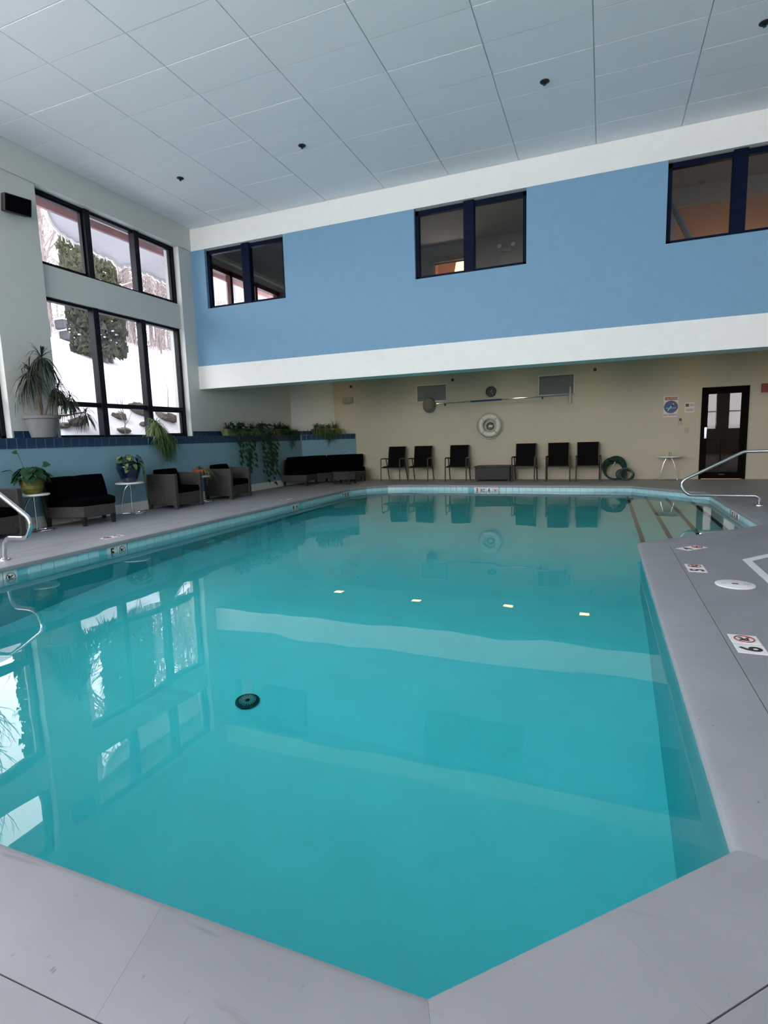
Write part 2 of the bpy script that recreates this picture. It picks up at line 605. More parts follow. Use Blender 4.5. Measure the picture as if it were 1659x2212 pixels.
def offset_poly(P, d):
    """offset outward of a counter-clockwise polygon"""
    n = len(P)
    out = []
    for i in range(n):
        p0, p1, p2 = Vector(P[i - 1]), Vector(P[i]), Vector(P[(i + 1) % n])
        e1, e2 = (p1 - p0).normalized(), (p2 - p1).normalized()
        n1, n2 = Vector((e1.y, -e1.x)), Vector((e2.y, -e2.x))
        b = (n1 + n2).normalized()
        out.append(tuple(p1 + b * (d / max(0.3, b.dot(n1)))))
    return out


def arc(c, r, a0, a1, n, f):
    """points of an arc; f maps (x, y) of the arc's plane to 3-D"""
    return [f(c[0] + r * math.cos(a0 + (a1 - a0) * i / n), c[1] + r * math.sin(a0 + (a1 - a0) * i / n)) for i in range(n + 1)]


def fillet(pts, r, n=5):
    """round the inner corners of a 3-D polyline"""
    pts = [Vector(p) for p in pts]
    out = [pts[0]]
    rs = r if isinstance(r, (list, tuple)) else [r] * (len(pts) - 2)
    for i in range(1, len(pts) - 1):
        a, b, c = pts[i - 1], pts[i], pts[i + 1]
        u, w = (a - b).normalized(), (c - b).normalized()
        ang = u.angle(w)
        t = min(rs[i - 1] / math.tan(ang / 2), (a - b).length * 0.49, (c - b).length * 0.49)
        rr = t * math.tan(ang / 2)
        cen = b + (u + w).normalized() * (rr / math.sin(ang / 2))
        s, e = b + u * t - cen, b + w * t - cen
        tot = s.angle(e)
        ax = s.cross(e).normalized()
        for k in range(n + 1):
            out.append(cen + Quaternion(ax, tot * k / n) @ s)
    out.append(pts[-1])
    return out


# ------------------------------------------------------------------ the setting: pool, deck
ZW = -0.14                                  # water level
XL, XU, XWIN = -8.15, -8.60, -8.78          # lower left wall, upper left wall, window plane
YF, YB = 10.40, 15.30                       # upper far wall, lower far wall
XR, YR = 8.0, -6.0                          # right wall, wall behind the photographer
ZC = 5.90
POOL = [(-5.1, 1.01), (-0.335, 1.01), (0.385, 1.73), (0.385, 6.53), (1.91, 8.12), (1.91, 12.0), (0.62, 13.45), (-4.65, 13.5), (-5.2, 13.35),
        (-5.62, 12.93), (-5.83, 12.35), (-5.83, 1.74)]


def floor_depth(y):
    pts = [(0, -2.10), (1.0, -2.05), (3.5, -1.92), (5.2, -1.66), (9.7, -1.34), (12.0, -1.22), (14.5, -1.18)]
    for (a, za), (b, zb) in zip(pts, pts[1:]):
        if y <= b:
            return za + (zb - za) * (y - a) / (b - a)
    return pts[-1][1]


# deck with the pool cut out
outer = [(XL, YR), (XR, YR), (XR, YB), (-6.95, YB), (XL, 14.1)]
hole = offset_poly(POOL, 0.304)
bm = bmesh.new()
eds = []
for loop in (outer, hole):
    vs = [bm.verts.new((x, y, 0)) for x, y in loop]
    eds += [bm.edges.new((vs[i], vs[(i + 1) % len(vs)])) for i in range(len(vs))]
bmesh.ops.triangle_fill(bm, use_beauty=True, use_dissolve=False, edges=eds)
for f in bm.faces:
    if f.normal.z < 0:
        f.normal_flip()
bm.verts.index_update()
dk = MB().add([v.co[:] for v in bm.verts], [[v.index for v in f.verts] for f in bm.faces])
bm.free()
# a vertical skirt below the hole so the deck has thickness
n = len(hole)
dk.add([(x, y, 0) for x, y in hole] + [(x, y, -0.12) for x, y in hole], [(i, (i + 1) % n, n + (i + 1) % n, n + i) for i in range(n)])
floor = dk.build('floor', M['deck'], kind='structure', label='grey painted pool deck around the swimming pool')

# joint filler under the coping seam
ji, jo = offset_poly(POOL, 0.28), offset_poly(POOL, 0.33)
jm = MB()
n = len(POOL)
jm.add([(x, y, -0.006) for x, y in ji] + [(x, y, -0.006) for x, y in jo], [(i, (i + 1) % n, n + (i + 1) % n, n + i) for i in range(n)])
jm.build('joint_sealant', M['joint'], floor, label='dark sealant in the seam behind the coping')

# coping stones, mitred at the corners
PROF = [(0.05, -0.065), (0.0, -0.058), (-0.004, -0.032), (0.006, -0.010), (0.03, 0.0), (0.30, 0.0), (0.30, -0.065)]
offs = [offset_poly(POOL, d) for d, z in PROF]


def coping_piece(i, t0, t1):
    j = (i + 1) % len(POOL)
    rows = []
    for t, g in ((t0, 1), (t1, -1)):
        row = []
        for (d, z), pl in zip(PROF, offs):
            a, b = Vector(pl[i]), Vector(pl[j])
            e = (b - a).normalized()
            q = a.lerp(b, t) + e * (0.00025 * g)
            row.append((q.x, q.y, z))
        rows.append(row)
    k = len(PROF)
    fs = [(a, (a + 1) % k, k + (a + 1) % k, k + a) for a in range(k)] + [tuple(range(k)), tuple(range(2 * k - 1, k - 1, -1))]
    MB().add(rows[0] + rows[1], fs).build('coping_stone', M['coping'], floor, smooth=True)


cuts = {0: [0.845], 1: [0.5], 2: [0.5], 6: [0.5], 10: [0.25, 0.5, 0.75]}
for i in range(len(POOL)):
    ts = [0.0] + cuts.get(i, []) + [1.0]
    for a, b in zip(ts, ts[1:]):
        coping_piece(i, a, b)

# pale sealed joint along the left side of the deck, white safety line at the right
MB().box((-6.50, 1.0, 0.0005), (-6.485, 12.9, 0.004)).build('deck_joint', M['palejoint'], floor, label='pale joint line along the left deck')
WL = MB()
a, b, c = Vector((1.235, 5.86)), Vector((1.80, 6.53)), Vector((1.235, 2.2))
WL.prism([(1.235, 5.86), (1.235, 2.2), (1.300, 2.2), (1.300, 5.815), (2.0, 6.64), (1.96, 6.70)], 0.0005, 0.004)
tag(WL.build('floor_line', M['line']), 'white painted line with a corner on the right deck', 'floor line')

# pool basin
BAS = offset_poly(POOL, 0.036)
wallmb = MB()
n = len(BAS)
for i in range(n):
    a, b = BAS[i], BAS[(i + 1) % n]
    k = 8
    for s in range(k):
        p, q = Vector(a).lerp(Vector(b), s / k), Vector(a).lerp(Vector(b), (s + 1) / k)
        wallmb.add([(p.x, p.y, -0.05), (q.x, q.y, -0.05), (q.x, q.y, floor_depth(q.y) - 0.02), (p.x, p.y, floor_depth(p.y) - 0.02)], [(0, 1, 2, 3)])
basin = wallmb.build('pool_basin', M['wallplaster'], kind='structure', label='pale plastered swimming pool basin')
fl = MB()
ys = [0.8, 1.0, 2.2, 3.5, 4.4, 5.2, 7.4, 9.7, 12.0, 14.0]
for y0, y1 in zip(ys, ys[1:]):
    fl.add([(-6.0, y0, floor_depth(y0)), (2.1, y0, floor_depth(y0)), (2.1, y1, floor_depth(y1)), (-6.0, y1, floor_depth(y1))], [(0, 1, 2, 3)])
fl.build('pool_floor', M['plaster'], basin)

# waterline tiles and depth-marker tiles, set in the basin wall
TS = 0.152
tile_me = MB().rbox((-TS / 2 + .002, 0, -TS / 2 + .002), (TS / 2 - .002, 0.012, TS / 2 - .002), 0.002, 1)
_t = tile_me.build('pool_tile', M['pooltile'])
tile_data = _t.data
bpy.data.objects.remove(_t)
_t = tile_me.build('tile', M['marker'])
mark_data = _t.data
bpy.data.objects.remove(_t)
ZT = -0.06 - TS / 2
ntile = 0
skips = {10: [(3.60, 3.92), (5.08, 5.40), (9.58, 9.90), (11.90, 12.52)], 6: [(-2.96, -2.34)], 4: [(9.58, 10.20)]}
for i in (10, 9, 8, 7, 6, 5, 4):
    a, b = Vector(BAS[i]), Vector(BAS[(i + 1) % len(BAS)])
    e = (b - a).normalized()
    L = (b - a).length
    nrm = Vector((-e.y, e.x))          # into the pool
    cnt = int(L / TS)
    for k in range(cnt):
        p = a + e * ((k + 0.5) * L / cnt)
        if i == 10 and p.y < 2.2:
            continue
        key = p.y if i in (10, 4) else p.x
        if any(s - TS * 0.45 < key < t_ + TS * 0.45 for s, t_ in skips.get(i, [])):
            continue
        o = link_mesh('pool_tile', tile_data, basin, (p.x, p.y, ZT), (0, 0, math.atan2(-nrm.x, nrm.y)))
        ntile += 1
        if abs(L / cnt - TS) > 0.001:
            o.scale = (L / cnt / TS, 1, 1)


def no_diving(mbr, mbk, T, r=0.05):
    """red ring with bar, black diver figure"""
    mbr.tube([(r * math.cos(t * math.pi / 10), r * math.sin(t * math.pi / 10), 0.001) for t in range(20)], r * 0.075, 4, True, T)
    mbr.box((-r, -r * .07, 0), (r, r * .07, 0.0018), T @ Matrix.Rotation(R(-45), 4, 'Z'))
    mbk.box((-r * .5, -r * .42, 0), (r * .55, -r * .25, 0.0022), T)
    mbk.box((-r * .5, -r * .25, 0), (-r * .2, r * .5, 0.0022), T)
    mbk.box((-r * .2, r * .05, 0), (r * .45, r * .25, 0.0022), T @ Matrix.Rotation(R(18), 4, 'Z'))
    mbk.box((r * .3, r * .3, 0), (r * .5, r * .5, 0.0022), T)


def depth_marker(label, centre, right, up, glyphs, group=None):
    """a row of white 6 inch tiles; glyphs like ['3', 'FT', '6', 'X'] where X is the no-diving sign"""
    t = thing('depth_marker', label, 'depth marker', centre)
    k = len(glyphs)
    rv, uv = Vector(right).normalized(), Vector(up).normalized()
    nv = rv.cross(uv)
    rot = Matrix((rv, nv * -1, uv)).transposed().to_euler()
    ink, red, blk = MB(), MB(), MB()
    for q, gl in enumerate(glyphs):
        off = rv * ((q - (k - 1) / 2) * (TS + 0.003))
        # the shared tile's outer face is local +y at 0.012: turn it so that it looks along the normal
        mt = Matrix((rv * -1, nv, uv)).transposed().to_4x4()
        o = link_mesh('tile', mark_data, t, off, mt.to_euler())
        T = frame_matrix(off + nv * 0.0122, rv, uv)
        if gl == 'X':
            no_diving(red, blk, T)
        else:
            g = text_mb(gl, 0.15 if len(gl) == 1 else 0.105, 0.022)
            MB().add(g.v, g.f, T).build('numeral' if gl.isdigit() else 'lettering', M['ink'], t)
    if red.v:
        s = blk.build('diver_symbol', M['ink'], t)
        red.build('prohibition_ring', M['red'], s)
    return t


zt = ZT
XLW, XRW = -5.866, 1.946
depth_marker('white tile depth marker 6 in the left pool wall at the picture edge', (XLW, 3.76, zt), (0, 1, 0), (0, 0, 1), ['6', 'X'])
depth_marker('white tile depth marker 5 in the left pool wall below the loveseat', (XLW, 5.24, zt), (0, 1, 0), (0, 0, 1), ['5', 'X'])
depth_marker('white tile depth marker 4 in the left pool wall below the far armchair', (XLW, 9.74, zt), (0, 1, 0), (0, 0, 1), ['4', 'X'])
depth_marker('white tile depth marker 3 FT 6 in the far left corner of the pool', (XLW, 12.21, zt), (0, 1, 0), (0, 0, 1), ['3', 'FT', '6', 'X'])
depth_marker('white tile depth marker 3 FT 6 in the far pool wall below the chairs', (-2.65, 13.5155, zt), (1, -0.0095, 0), (0, 0, 1), ['3', 'FT', '6', 'X'])
depth_marker('white tile depth marker 3 FT 6 beside the pool steps', (XRW, 9.89, zt), (0, -1, 0), (0, 0, 1), ['3', 'FT', '6', 'X'])
zd = -0.0105
depth_marker('white deck tile marker 6 on the right deck, nearest of the three', (0.79, 3.52, zd), (0, 1, 0), (-1, 0, 0), ['6', 'X'])
depth_marker('white deck tile marker 5 on the right deck beside the round skimmer lid', (0.79, 5.40, zd), (0, 1, 0), (-1, 0, 0), ['5', 'X'])
depth_marker('white deck tile marker 4 set diagonally on the right deck by the pool corner', (0.885, 6.34, zd), (1, 1.06, 0), (-1.06, 1, 0), ['4', 'X'])
depth_marker('white deck tile marker on the left deck in front of the curved loveseat', (-6.17, 5.46, zd), (0, -1, 0), (1, 0, 0), ['5', 'X'])
depth_marker('white deck tile marker on the left deck in front of the far armchair', (-6.2, 9.97, zd), (0, -1, 0), (1, 0, 0), ['4', 'X'])

# pool steps down from the right wall


def near_y(x):
    return 6.53 + (8.12 - 6.53) * (x - 0.385) / (1.91 - 0.385) - 0.02


def far_y(x):
    return 12.0 + (13.45 - 12.0) * (1.91 - x) / (1.91 - 0.62) + 0.02


for k, (x0, zz) in enumerate(((1.60, -0.36), (1.24, -0.56), (0.88, -0.76), (0.53, -0.97))):
    poly = [(x0, max(6.6, near_y(x0)) + .0), (1.925, near_y(1.925)), (1.925, far_y(1.925)), (x0, min(far_y(x0), 13.46))]
    MB().prism(poly, -1.5, zz).build('step', M['stepplaster'], basin)
    a, b = near_y(x0) + 0.02, min(far_y(x0), 13.46) - 0.04
    MB().box((x0 - 0.008, a, zz - 0.05), (x0 + 0.05, b, zz + 0.006)).build('step_nosing', M['nosing'], basin, label='dark tile strip along a step edge')

# the water
wp = offset_poly(POOL, 0.07)
wt = MB().prism(wp, -3.0, ZW)
water = wt.build('water', M['water'], kind='structure', label='still turquoise pool water')

# main drain on the pool floor
dz = floor_depth(2.95)
dr = thing('main_drain', 'round dark drain cover on the pool floor under water', 'drain', (-2.70, 3.57, floor_depth(3.57) + 0.004))
MB().lathe([(0.10, 0), (0.098, 0.016), (0.075, 0.02), (0.0, 0.02)], 28).build('drain_rim', M['nosing'], dr, smooth=True)
g = MB()
for k in range(10):
    a = k * math.pi / 10
    g.box((-0.072, -0.005, 0.02), (0.072, 0.005, 0.027), Matrix.Rotation(a, 4, 'Z'))
g.build('drain_grate', M['vent'], dr)

# skimmer lid
sk = thing('skimmer_lid', 'round white skimmer lid set in the right deck', 'skimmer lid', (0.99, 4.885, 0))
MB().lathe([(0.137, 0.0), (0.137, 0.006), (0.128, 0.009), (0.0, 0.009)], 36).build('lid', M['marker'], sk, smooth=True)
MB().rbox((-0.022, -0.012, 0.0085), (0.022, 0.012, 0.011), 0.001, 1).build('finger_hole', M['ink'], sk, label='dark finger hole')
for sx in (-0.075, 0.075):
    MB().box((sx - 0.02, -0.006, 0.0085), (sx + 0.02, 0.006, 0.0098)).build('embossed_mark', M['vent'], sk)

# ------------------------------------------------------------------ walls
wl = MB()
lowpoly = [(XL, YR), (XL, 14.1), (-6.95, YB), (-6.95, YB + .3), (-9.0, YB + .3), (-9.0, YR)]
wl.prism(lowpoly, -0.1, 1.385)
wall_left = wl.build('wall_left', M['paleblue'], kind='structure', label='pale blue lower left wall with a tiled ledge')
up = MB()
BAYS = [(6.77, 10.02), (2.68, 5.93), (-1.41, 1.84), (-5.5, -2.25)]
XO = -9.0
edges_ = [YR] + [q for b in reversed(BAYS) for q in b] + [14.35]
for k in range(0, len(edges_), 2):
    last = edges_[k + 1] > 14
    up.box((XO, edges_[k], 1.385), (XU, edges_[k + 1], 3.3 if last else 5.46))
up.box((XO, 10.02, 3.3), (XU, YF + .22, 5.46))
for (y0, y1) in BAYS:
    up.box((XO, y0 - .01, 3.74), (XU - 0.07, y1 + .01, 4.25))
up.box((XO, YR, 5.45), (XU + 0.035, YF + 0.02, 6.1))
up.prism([(XU, 14.34), (-7.65, YB), (-7.65, YB + .3), (XO, YB + .3), (XO, 14.34)], 1.385, 3.3)
wall_left_up = up.build('wall_left_upper', M['greige'], kind='structure', label='off-white upper left wall with window piers')

# ledge tiles: a front row and a back row
tb = MB().rbox((-.0725, 0, -.0755), (.0725, 0.014, .0755), 0.003, 1).build('tile', M['tile'])
td = tb.data
bpy.data.objects.remove(tb)
tb = MB().rbox((-.0725, 0, -.0585), (.0725, 0.014, .0585), 0.003, 1).build('tile', M['tile'])
td2 = tb.data
bpy.data.objects.remove(tb)
y = 2.7
while y < 14.06:
    link_mesh('tile', td, wall_left, (XL, y, 1.305), (0, 0, R(-90)))
    y += 0.152
d45 = Vector((1.2, 1.2)).normalized()
L45 = math.hypot(1.2, 1.2)
k = 0
while (k + .5) * .152 < L45:
    p = Vector((XL, 14.1)) + d45 * ((k + .5) * .152)
    link_mesh('tile', td, wall_left, (p.x, p.y, 1.305), (0, 0, R(-135)))
    k += 1
y = 10.10
spans = [(5.95, 6.75), (10.05, 14.3)]
for s0, s1 in spans:
    y = s0 + .075
    while y < s1:
        link_mesh('tile', td2, wall_left, (XU, y, 1.447), (0, 0, R(-90)))
        y += 0.152
k = 0
while (k + .5) * .152 < math.hypot(.95, .95):
    p = Vector((XU, 14.34)) + d45 * ((k + .5) * .152)
    link_mesh('tile', td2, wall_left, (p.x, p.y, 1.447), (0, 0, R(-135)))
    k += 1
gr = MB().box((XL - .02, 2.6, 1.226), (XL + .006, 14.1, 1.384))
gr.prism([(XL + .006, 14.09), (-6.944, 15.296), (-6.97, 15.3), (XL - .02, 14.12)], 1.226, 1.384)
gr.build('tile_grout', M['grout'], wall_left)
lt = MB().prism([(XL + .014, 2.6), (XL + .014, 14.1), (-6.94, 15.29), (-7.64, 15.29), (XU, 14.34), (XU, 2.6)], 1.383, 1.388)
lt.build('ledge_top', M['tile'], wall_left)

# baseboards
bl = MB().box((XL, YR, 0), (XL + .018, 14.1, .17)).prism([(XL + .018, 14.09), (-6.945, 15.29), (-6.97, 15.3), (XL, 14.12)], 0, .17)
bl.build('baseboard_left', M['white'], kind='structure', label='white baseboard along the left wall')
bbm = MB().box((-6.95, YB - .016, 0), (2.19, YB, .17)).box((3.18, YB - .016, 0), (XR, YB, .17))
bbm.build('baseboard_back', M['cream'], kind='structure', label='cream baseboard along the far wall')

# far lower wall with the door opening
DX0, DX1, DZ = 2.20, 3.17, 2.19
wb = MB().box((-9.0, YB, -.1), (DX0, YB + .2, 3.3)).box((DX1, YB, -.1), (XR, YB + .2, 3.3)).box((DX0, YB, DZ), (DX1, YB + .2, 3.3))
wb.build('wall_back', M['cream'], kind='structure', label='cream far wall of the recess behind the pool')
MB().box((-9.0, 10.85, 3.10), (XR, YB + .2, 3.3)).build('ceiling_recess', M['white'], kind='structure', label='white low ceiling over the recess')

# upper far wall with three window openings
WINS = [(-8.22, -6.22), (-3.37, -1.315), (0.88, 2.92)]
WZ0, WZ1 = 4.19, 5.445
ub = MB()
xs = [XU - .3] + [q for w in WINS for q in w] + [XR]
for k in range(0, len(xs), 2):
    ub.box((xs[k], YF, 2.95), (xs[k + 1], YF + .22, 5.46))
for x0, x1 in WINS:
    ub.box((x0, YF, 2.95), (x1, YF + .22, WZ0))
ub.build('wall_back_upper', M['blue'], kind='structure', label='blue upper far wall above the white beam')
bd = MB().box((XU, YF - .015, 2.455), (XR, YF + .47, 2.962)).box((XU, YF - .012, 5.445), (XR, YF + .3, 6.1))
bd.build('trim_1', M['white'], kind='structure', label='white bands below and above the blue wall')
MB().box((XR, YR, -.1), (XR + .2, YB + .2, 6.1)).build('wall_right', M['white'], kind='structure')
rw = MB()
rx = [-9.0, -7.4, -4.4, -3.9, -0.9, 0.55]
for k in range(0, len(rx), 2):
    rw.box((rx[k], YR - .1, -.1), (rx[k + 1], YR, 6.1))
for k in range(1, len(rx) - 1, 2):
    rw.box((rx[k], YR - .1, -.1), (rx[k + 1], YR, 1.2)).box((rx[k], YR - .1, 5.2), (rx[k + 1], YR, 6.1))
    rw.box((rx[k], YR - .06, 2.0), (rx[k + 1], YR - .02, 2.07))
for x0, x1 in ((0.4, 4.45), (5.2, 5.75), (6.6, XR + .2)):  # unseen partition added close behind the camera to shade the near right deck
    rw.box((x0, -1.1, -.1), (x1, -1.0, 6.1))
for x0, x1 in ((4.45, 5.2), (5.75, 6.6)):
    rw.box((x0, -1.1, -.1), (x1, -1.0, 1.2)).box((x0, -1.1, 4.6), (x1, -1.0, 6.1)).box((x0, -1.06, 2.0), (x1, -1.02, 2.07))
rw.box((0.4, YR, -.1), (0.5, -1.0, 6.1))  # return of the added light-blocking partition
rw.build('wall_front', M['greige'], kind='structure', label='window wall behind the photographer, with an unseen partition added to shade the right deck')

# ceiling: grid slab and lay-in panels
cs = MB().box((-9.0, YR - .1, ZC + .012), (XR + .2, YF + .3, ZC + .1))
ceiling = cs.build('ceiling', M['ceilgrid'], kind='structure', label='high pale panelled ceiling')
PX, PY, JG = 1.243, 0.62, 0.013
pm = MB().rbox((-PX / 2 + JG / 2, -PY / 2 + JG / 3, 0), (PX / 2 - JG / 2, PY / 2 - JG / 3, .014), 0.002, 1).build('ceiling_panel', M['ceil'])
pd = pm.data
bpy.data.objects.remove(pm)
pm = MB().rbox((-.42, -PY / 2 + JG / 3, 0), (.42, PY / 2 - JG / 3, .014), 0.002, 1).build('ceiling_panel', M['ceil'])
pd2 = pm.data
bpy.data.objects.remove(pm)
for iy in range(14):
    yc = 10.385 - (iy + .5) * PY
    for ix in range(-6, 7):
        xc = -0.2 + (ix + .5) * PX
        if xc - PX / 2 < XU:
            continue
        dzp = random.uniform(-.0015, .0015)
        link_mesh('ceiling_panel', pd, ceiling, (xc, yc, ZC - .002 + dzp))
    link_mesh('ceiling_panel', pd2, ceiling, (-8.09, yc, ZC - .002))
MB().box((XU, YR, ZC), (XR, 10.385 - 14 * PY, ZC + .012)).build('ceiling_plain', M['ceil'], ceiling)

# ------------------------------------------------------------------ windows of the left wall


def left_windows(i0, y0, y1, first):
    """lower (three lights over three hoppers) and upper window of one bay"""
    fr, d = 0.075, 0.11
    xa, xb = XWIN - 0.07, XWIN + 0.05
    m1, m2 = y0 + 1.055, y0 + 2.19
    muls = [m1, m2]

    def bar(mb, ya, yb, za, zb, xo=0.0):
        mb.rbox((xa, ya, za), (xb + xo, yb, zb), 0.006, 1)
    for nm, za, zb, tr in (('lower', 1.39, 3.745, 1.99), ('upper', 4.245, 5.45, None)):
        w = bpy.data.objects.new('window_%d' % (i0 if nm == 'lower' else i0 + 1), None)
        COL.objects.link(w)
        tag(w, '%s dark framed three-light window of the %s bay in the left wall' % (nm, first), kind='structure')
        f = MB()
        bar(f, y0, y0 + fr, za, zb)
        bar(f, y1 - fr, y1, za, zb)
        bar(f, y0, y1, za, za + .05)
        bar(f, y0, y1, zb - .055, zb)
        f.build('window_frame', M['bronze'], w)
        for m in muls:
            mm = MB()
            bar(mm, m - .06, m + .06, za, zb, .03)
            mm.build('mullion', M['bronze'], w)
        cells = [(y0 + fr, m1 - .06), (m1 + .06, m2 - .06), (m2 + .06, y1 - fr)]
        if tr:
            for ya, yb in cells:
                mm = MB()
                bar(mm, ya - .01, yb + .01, tr - .04, tr + .04)
                mm.build('transom', M['bronze'], w)
        for q, (ya, yb) in enumerate(cells):
            for zl, zh in (((za + .05, tr - .04), (tr + .04, zb - .055)) if tr else ((za + .05, zb - .055),)):
                if (not tr and q != 1) or (tr and q == 2 and zl < tr - .1):
                    s = MB()
                    s.box((xa + .02, ya, zl), (xb - .03, ya + .035, zh)).box((xa + .02, yb - .035, zl), (xb - .03, yb, zh))
                    s.box((xa + .02, ya, zl), (xb - .03, yb, zl + .03)).box((xa + .02, ya, zh - .03), (xb - .03, yb, zh))
                    s.build('sash', M['bronze'], w)
                MB().box((XWIN - .004, ya - .005, zl - .005), (XWIN + .002, yb + .005, zh + .005)).build('pane', M['glass'], w)


left_windows(1, 6.77, 10.02, 'nearer visible')
left_windows(3, 2.68, 5.93, 'next')

# interior windows of the blue wall
for k, ((x0, x1), xm) in enumerate(zip(WINS, (-7.19, -2.345, 1.88))):
    w = bpy.data.objects.new('window_%d' % (5 + k), None)
    COL.objects.link(w)
    tag(w, ('left', 'middle', 'right')[k] + ' navy framed two-light window in the blue wall', kind='structure')
    ya, yb = YF + .07, YF + .17
    f = MB()
    f.rbox((x0, ya, WZ0), (x0 + .07, yb, WZ1 - .02), .005, 1).rbox((x1 - .07, ya, WZ0), (x1, yb, WZ1 - .02), .005, 1)
    f.rbox((x0, ya, WZ0), (x1, yb, WZ0 + .06), .005, 1).rbox((x0, ya, WZ1 - .10), (x1, yb, WZ1 - .02), .005, 1)
    f.build('window_frame', M['navy'], w)
    MB().rbox((xm - .10, ya - .03, WZ0), (xm + .10, yb, WZ1 - .005), .008, 1).build('mullion', M['navy'], w)
    for a, b in ((x0 + .065, xm - .095), (xm + .095, x1 - .065)):
        MB().box((a, ya + .04, WZ0 + .055), (b, ya + .046, WZ1 - .095)).build('pane', M['glass'], w)

# rooms behind the blue wall
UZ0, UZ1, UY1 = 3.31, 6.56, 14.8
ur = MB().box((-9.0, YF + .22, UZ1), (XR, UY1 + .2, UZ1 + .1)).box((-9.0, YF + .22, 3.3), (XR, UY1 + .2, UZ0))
ur.box((-9.0, YF + .2, 5.46), (XR, YF + .25, UZ1))
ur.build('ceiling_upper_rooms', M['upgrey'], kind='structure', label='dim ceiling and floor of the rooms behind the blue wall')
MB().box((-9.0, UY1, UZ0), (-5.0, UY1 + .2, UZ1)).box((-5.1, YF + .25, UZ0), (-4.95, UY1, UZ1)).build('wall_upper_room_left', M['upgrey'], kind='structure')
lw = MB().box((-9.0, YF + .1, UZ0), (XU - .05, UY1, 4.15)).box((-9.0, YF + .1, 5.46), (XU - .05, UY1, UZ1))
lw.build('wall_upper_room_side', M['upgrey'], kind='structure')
rwn = MB()
for yy in (10.93, 12.01, 13.09, 14.17, 14.75):
    rwn.box((-8.86, yy - .05, 4.15), (-8.72, yy + .05, 5.48))
rwn.box((-8.86, 10.6, 5.34), (-8.72, 14.8, 5.48)).box((-8.86, 10.6, 4.15), (-8.72, 14.8, 4.25))
w8 = rwn.build('window_8', M['redbrown'], kind='structure', label='red-brown framed outside window of the room behind the left blue-wall window')
MB().box((-8.79, 10.6, 4.2), (-8.785, 14.8, 5.55)).build('pane', M['glass'], w8)
MB().box((-8.66, 10.62, 5.56), (-8.52, 14.8, 5.64)).build('trim_2', M['upbeam'], kind='structure')
# middle room: beige back wall with a lit doorway
MX0, MX1 = -4.27, -3.30
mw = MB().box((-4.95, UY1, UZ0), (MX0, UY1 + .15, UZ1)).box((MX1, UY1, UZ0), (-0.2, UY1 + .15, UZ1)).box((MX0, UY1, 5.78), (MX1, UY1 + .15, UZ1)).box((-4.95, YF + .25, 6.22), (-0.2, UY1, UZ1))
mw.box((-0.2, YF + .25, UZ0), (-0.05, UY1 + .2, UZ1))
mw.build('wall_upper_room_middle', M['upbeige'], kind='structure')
d2 = MB().box((MX0 - .12, UY1 - .03, UZ0), (MX0, UY1 + .16, 5.93)).box((MX1, UY1 - .03, UZ0), (MX1 + .12, UY1 + .16, 5.93)).box((MX0 - .12, UY1 - .03, 5.78), (MX1 + .12, UY1 + .16, 5.93))
d2.build('door_2', M['wood'], kind='structure', label='oak door frame in the room behind the middle blue-wall window')
MB().box((-4.6, 16.4, UZ0), (-2.0, 16.5, 6.4)).box((-4.7, 15, UZ0), (-4.6, 16.5, 6.3)).box((-2.1, 15, UZ0), (-2.0, 16.5, 6.4)).box((-4.7, 15, 6.3), (-2.0, 16.5, 6.4)).build('wall_upper_hall', M['uporange'], kind='structure')
lp = thing('pendant_lamp', 'bright yellow lamp in the doorway behind the middle blue-wall window', 'lamp', (-3.62, 15.45, 5.78))
MB().lathe([(0.26, -.18), (0.20, .12), (0.0, .13)], 20).build('lamp_shade', M['lampshade'], lp, smooth=True)
MB().tube([(0, 0, .12), (0, 0, .52)], .012, 6).build('lamp_cord', M['black'], lp)
em2 = thing('emergency_light', 'twin-headed emergency light on the wall behind the middle blue-wall window', 'emergency light', (-2.35, UY1 - .05, 5.86))
MB().rbox((-.13, -.02, -.06), (.13, .05, .05), .01, 1).build('housing', M['upbeam'], em2)
for s in (-1, 1):
    MB().lathe([(.03, 0), (.055, .03), (.055, .06), (0, .06)], 12, Matrix.Translation((s * .17, -.02, .05)) @ Matrix.Rotation(R(70), 4, 'X')).build('lamp_head', M['marker'], em2, smooth=True)
# right room: orange back wall, beam and a steel brace
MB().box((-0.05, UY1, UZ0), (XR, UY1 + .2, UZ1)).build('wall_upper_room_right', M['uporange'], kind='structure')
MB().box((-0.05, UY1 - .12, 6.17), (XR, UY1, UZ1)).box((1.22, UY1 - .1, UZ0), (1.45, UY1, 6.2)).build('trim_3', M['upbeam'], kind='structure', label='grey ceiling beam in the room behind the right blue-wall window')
br = thing('steel_brace', 'dark diagonal steel brace behind the right blue-wall window', 'brace', (0, 0, 0))
MB().tube([(1.02, 13.0, 6.0), (1.70, 13.0, 4.6)], .055, 6).build('brace_bar', M['upgrey'], br)
MB().box((.90, 12.9, 5.95), (1.12, 13.1, 6.56)).build('brace_plate', M['upgrey'], br)


def point(name, loc, watts, col, rad=.15):
    d = bpy.data.lights.new(name, 'POINT')
    d.energy, d.color, d.shadow_soft_size = watts, col, rad
    o = bpy.data.objects.new(name, d)
    o.location = loc
    COL.objects.link(o)
    return o


point('hall_lamp_glow', (-3.1, 15.8, 5.4), 12, (1, .72, .4))
point('right_room_lamp', (2.4, 13.9, 4.6), 14, (1, .68, .42), .25)
point('middle_room_lamp', (-1.2, 12.6, 4.6), 7, (1, .85, .65), .25)

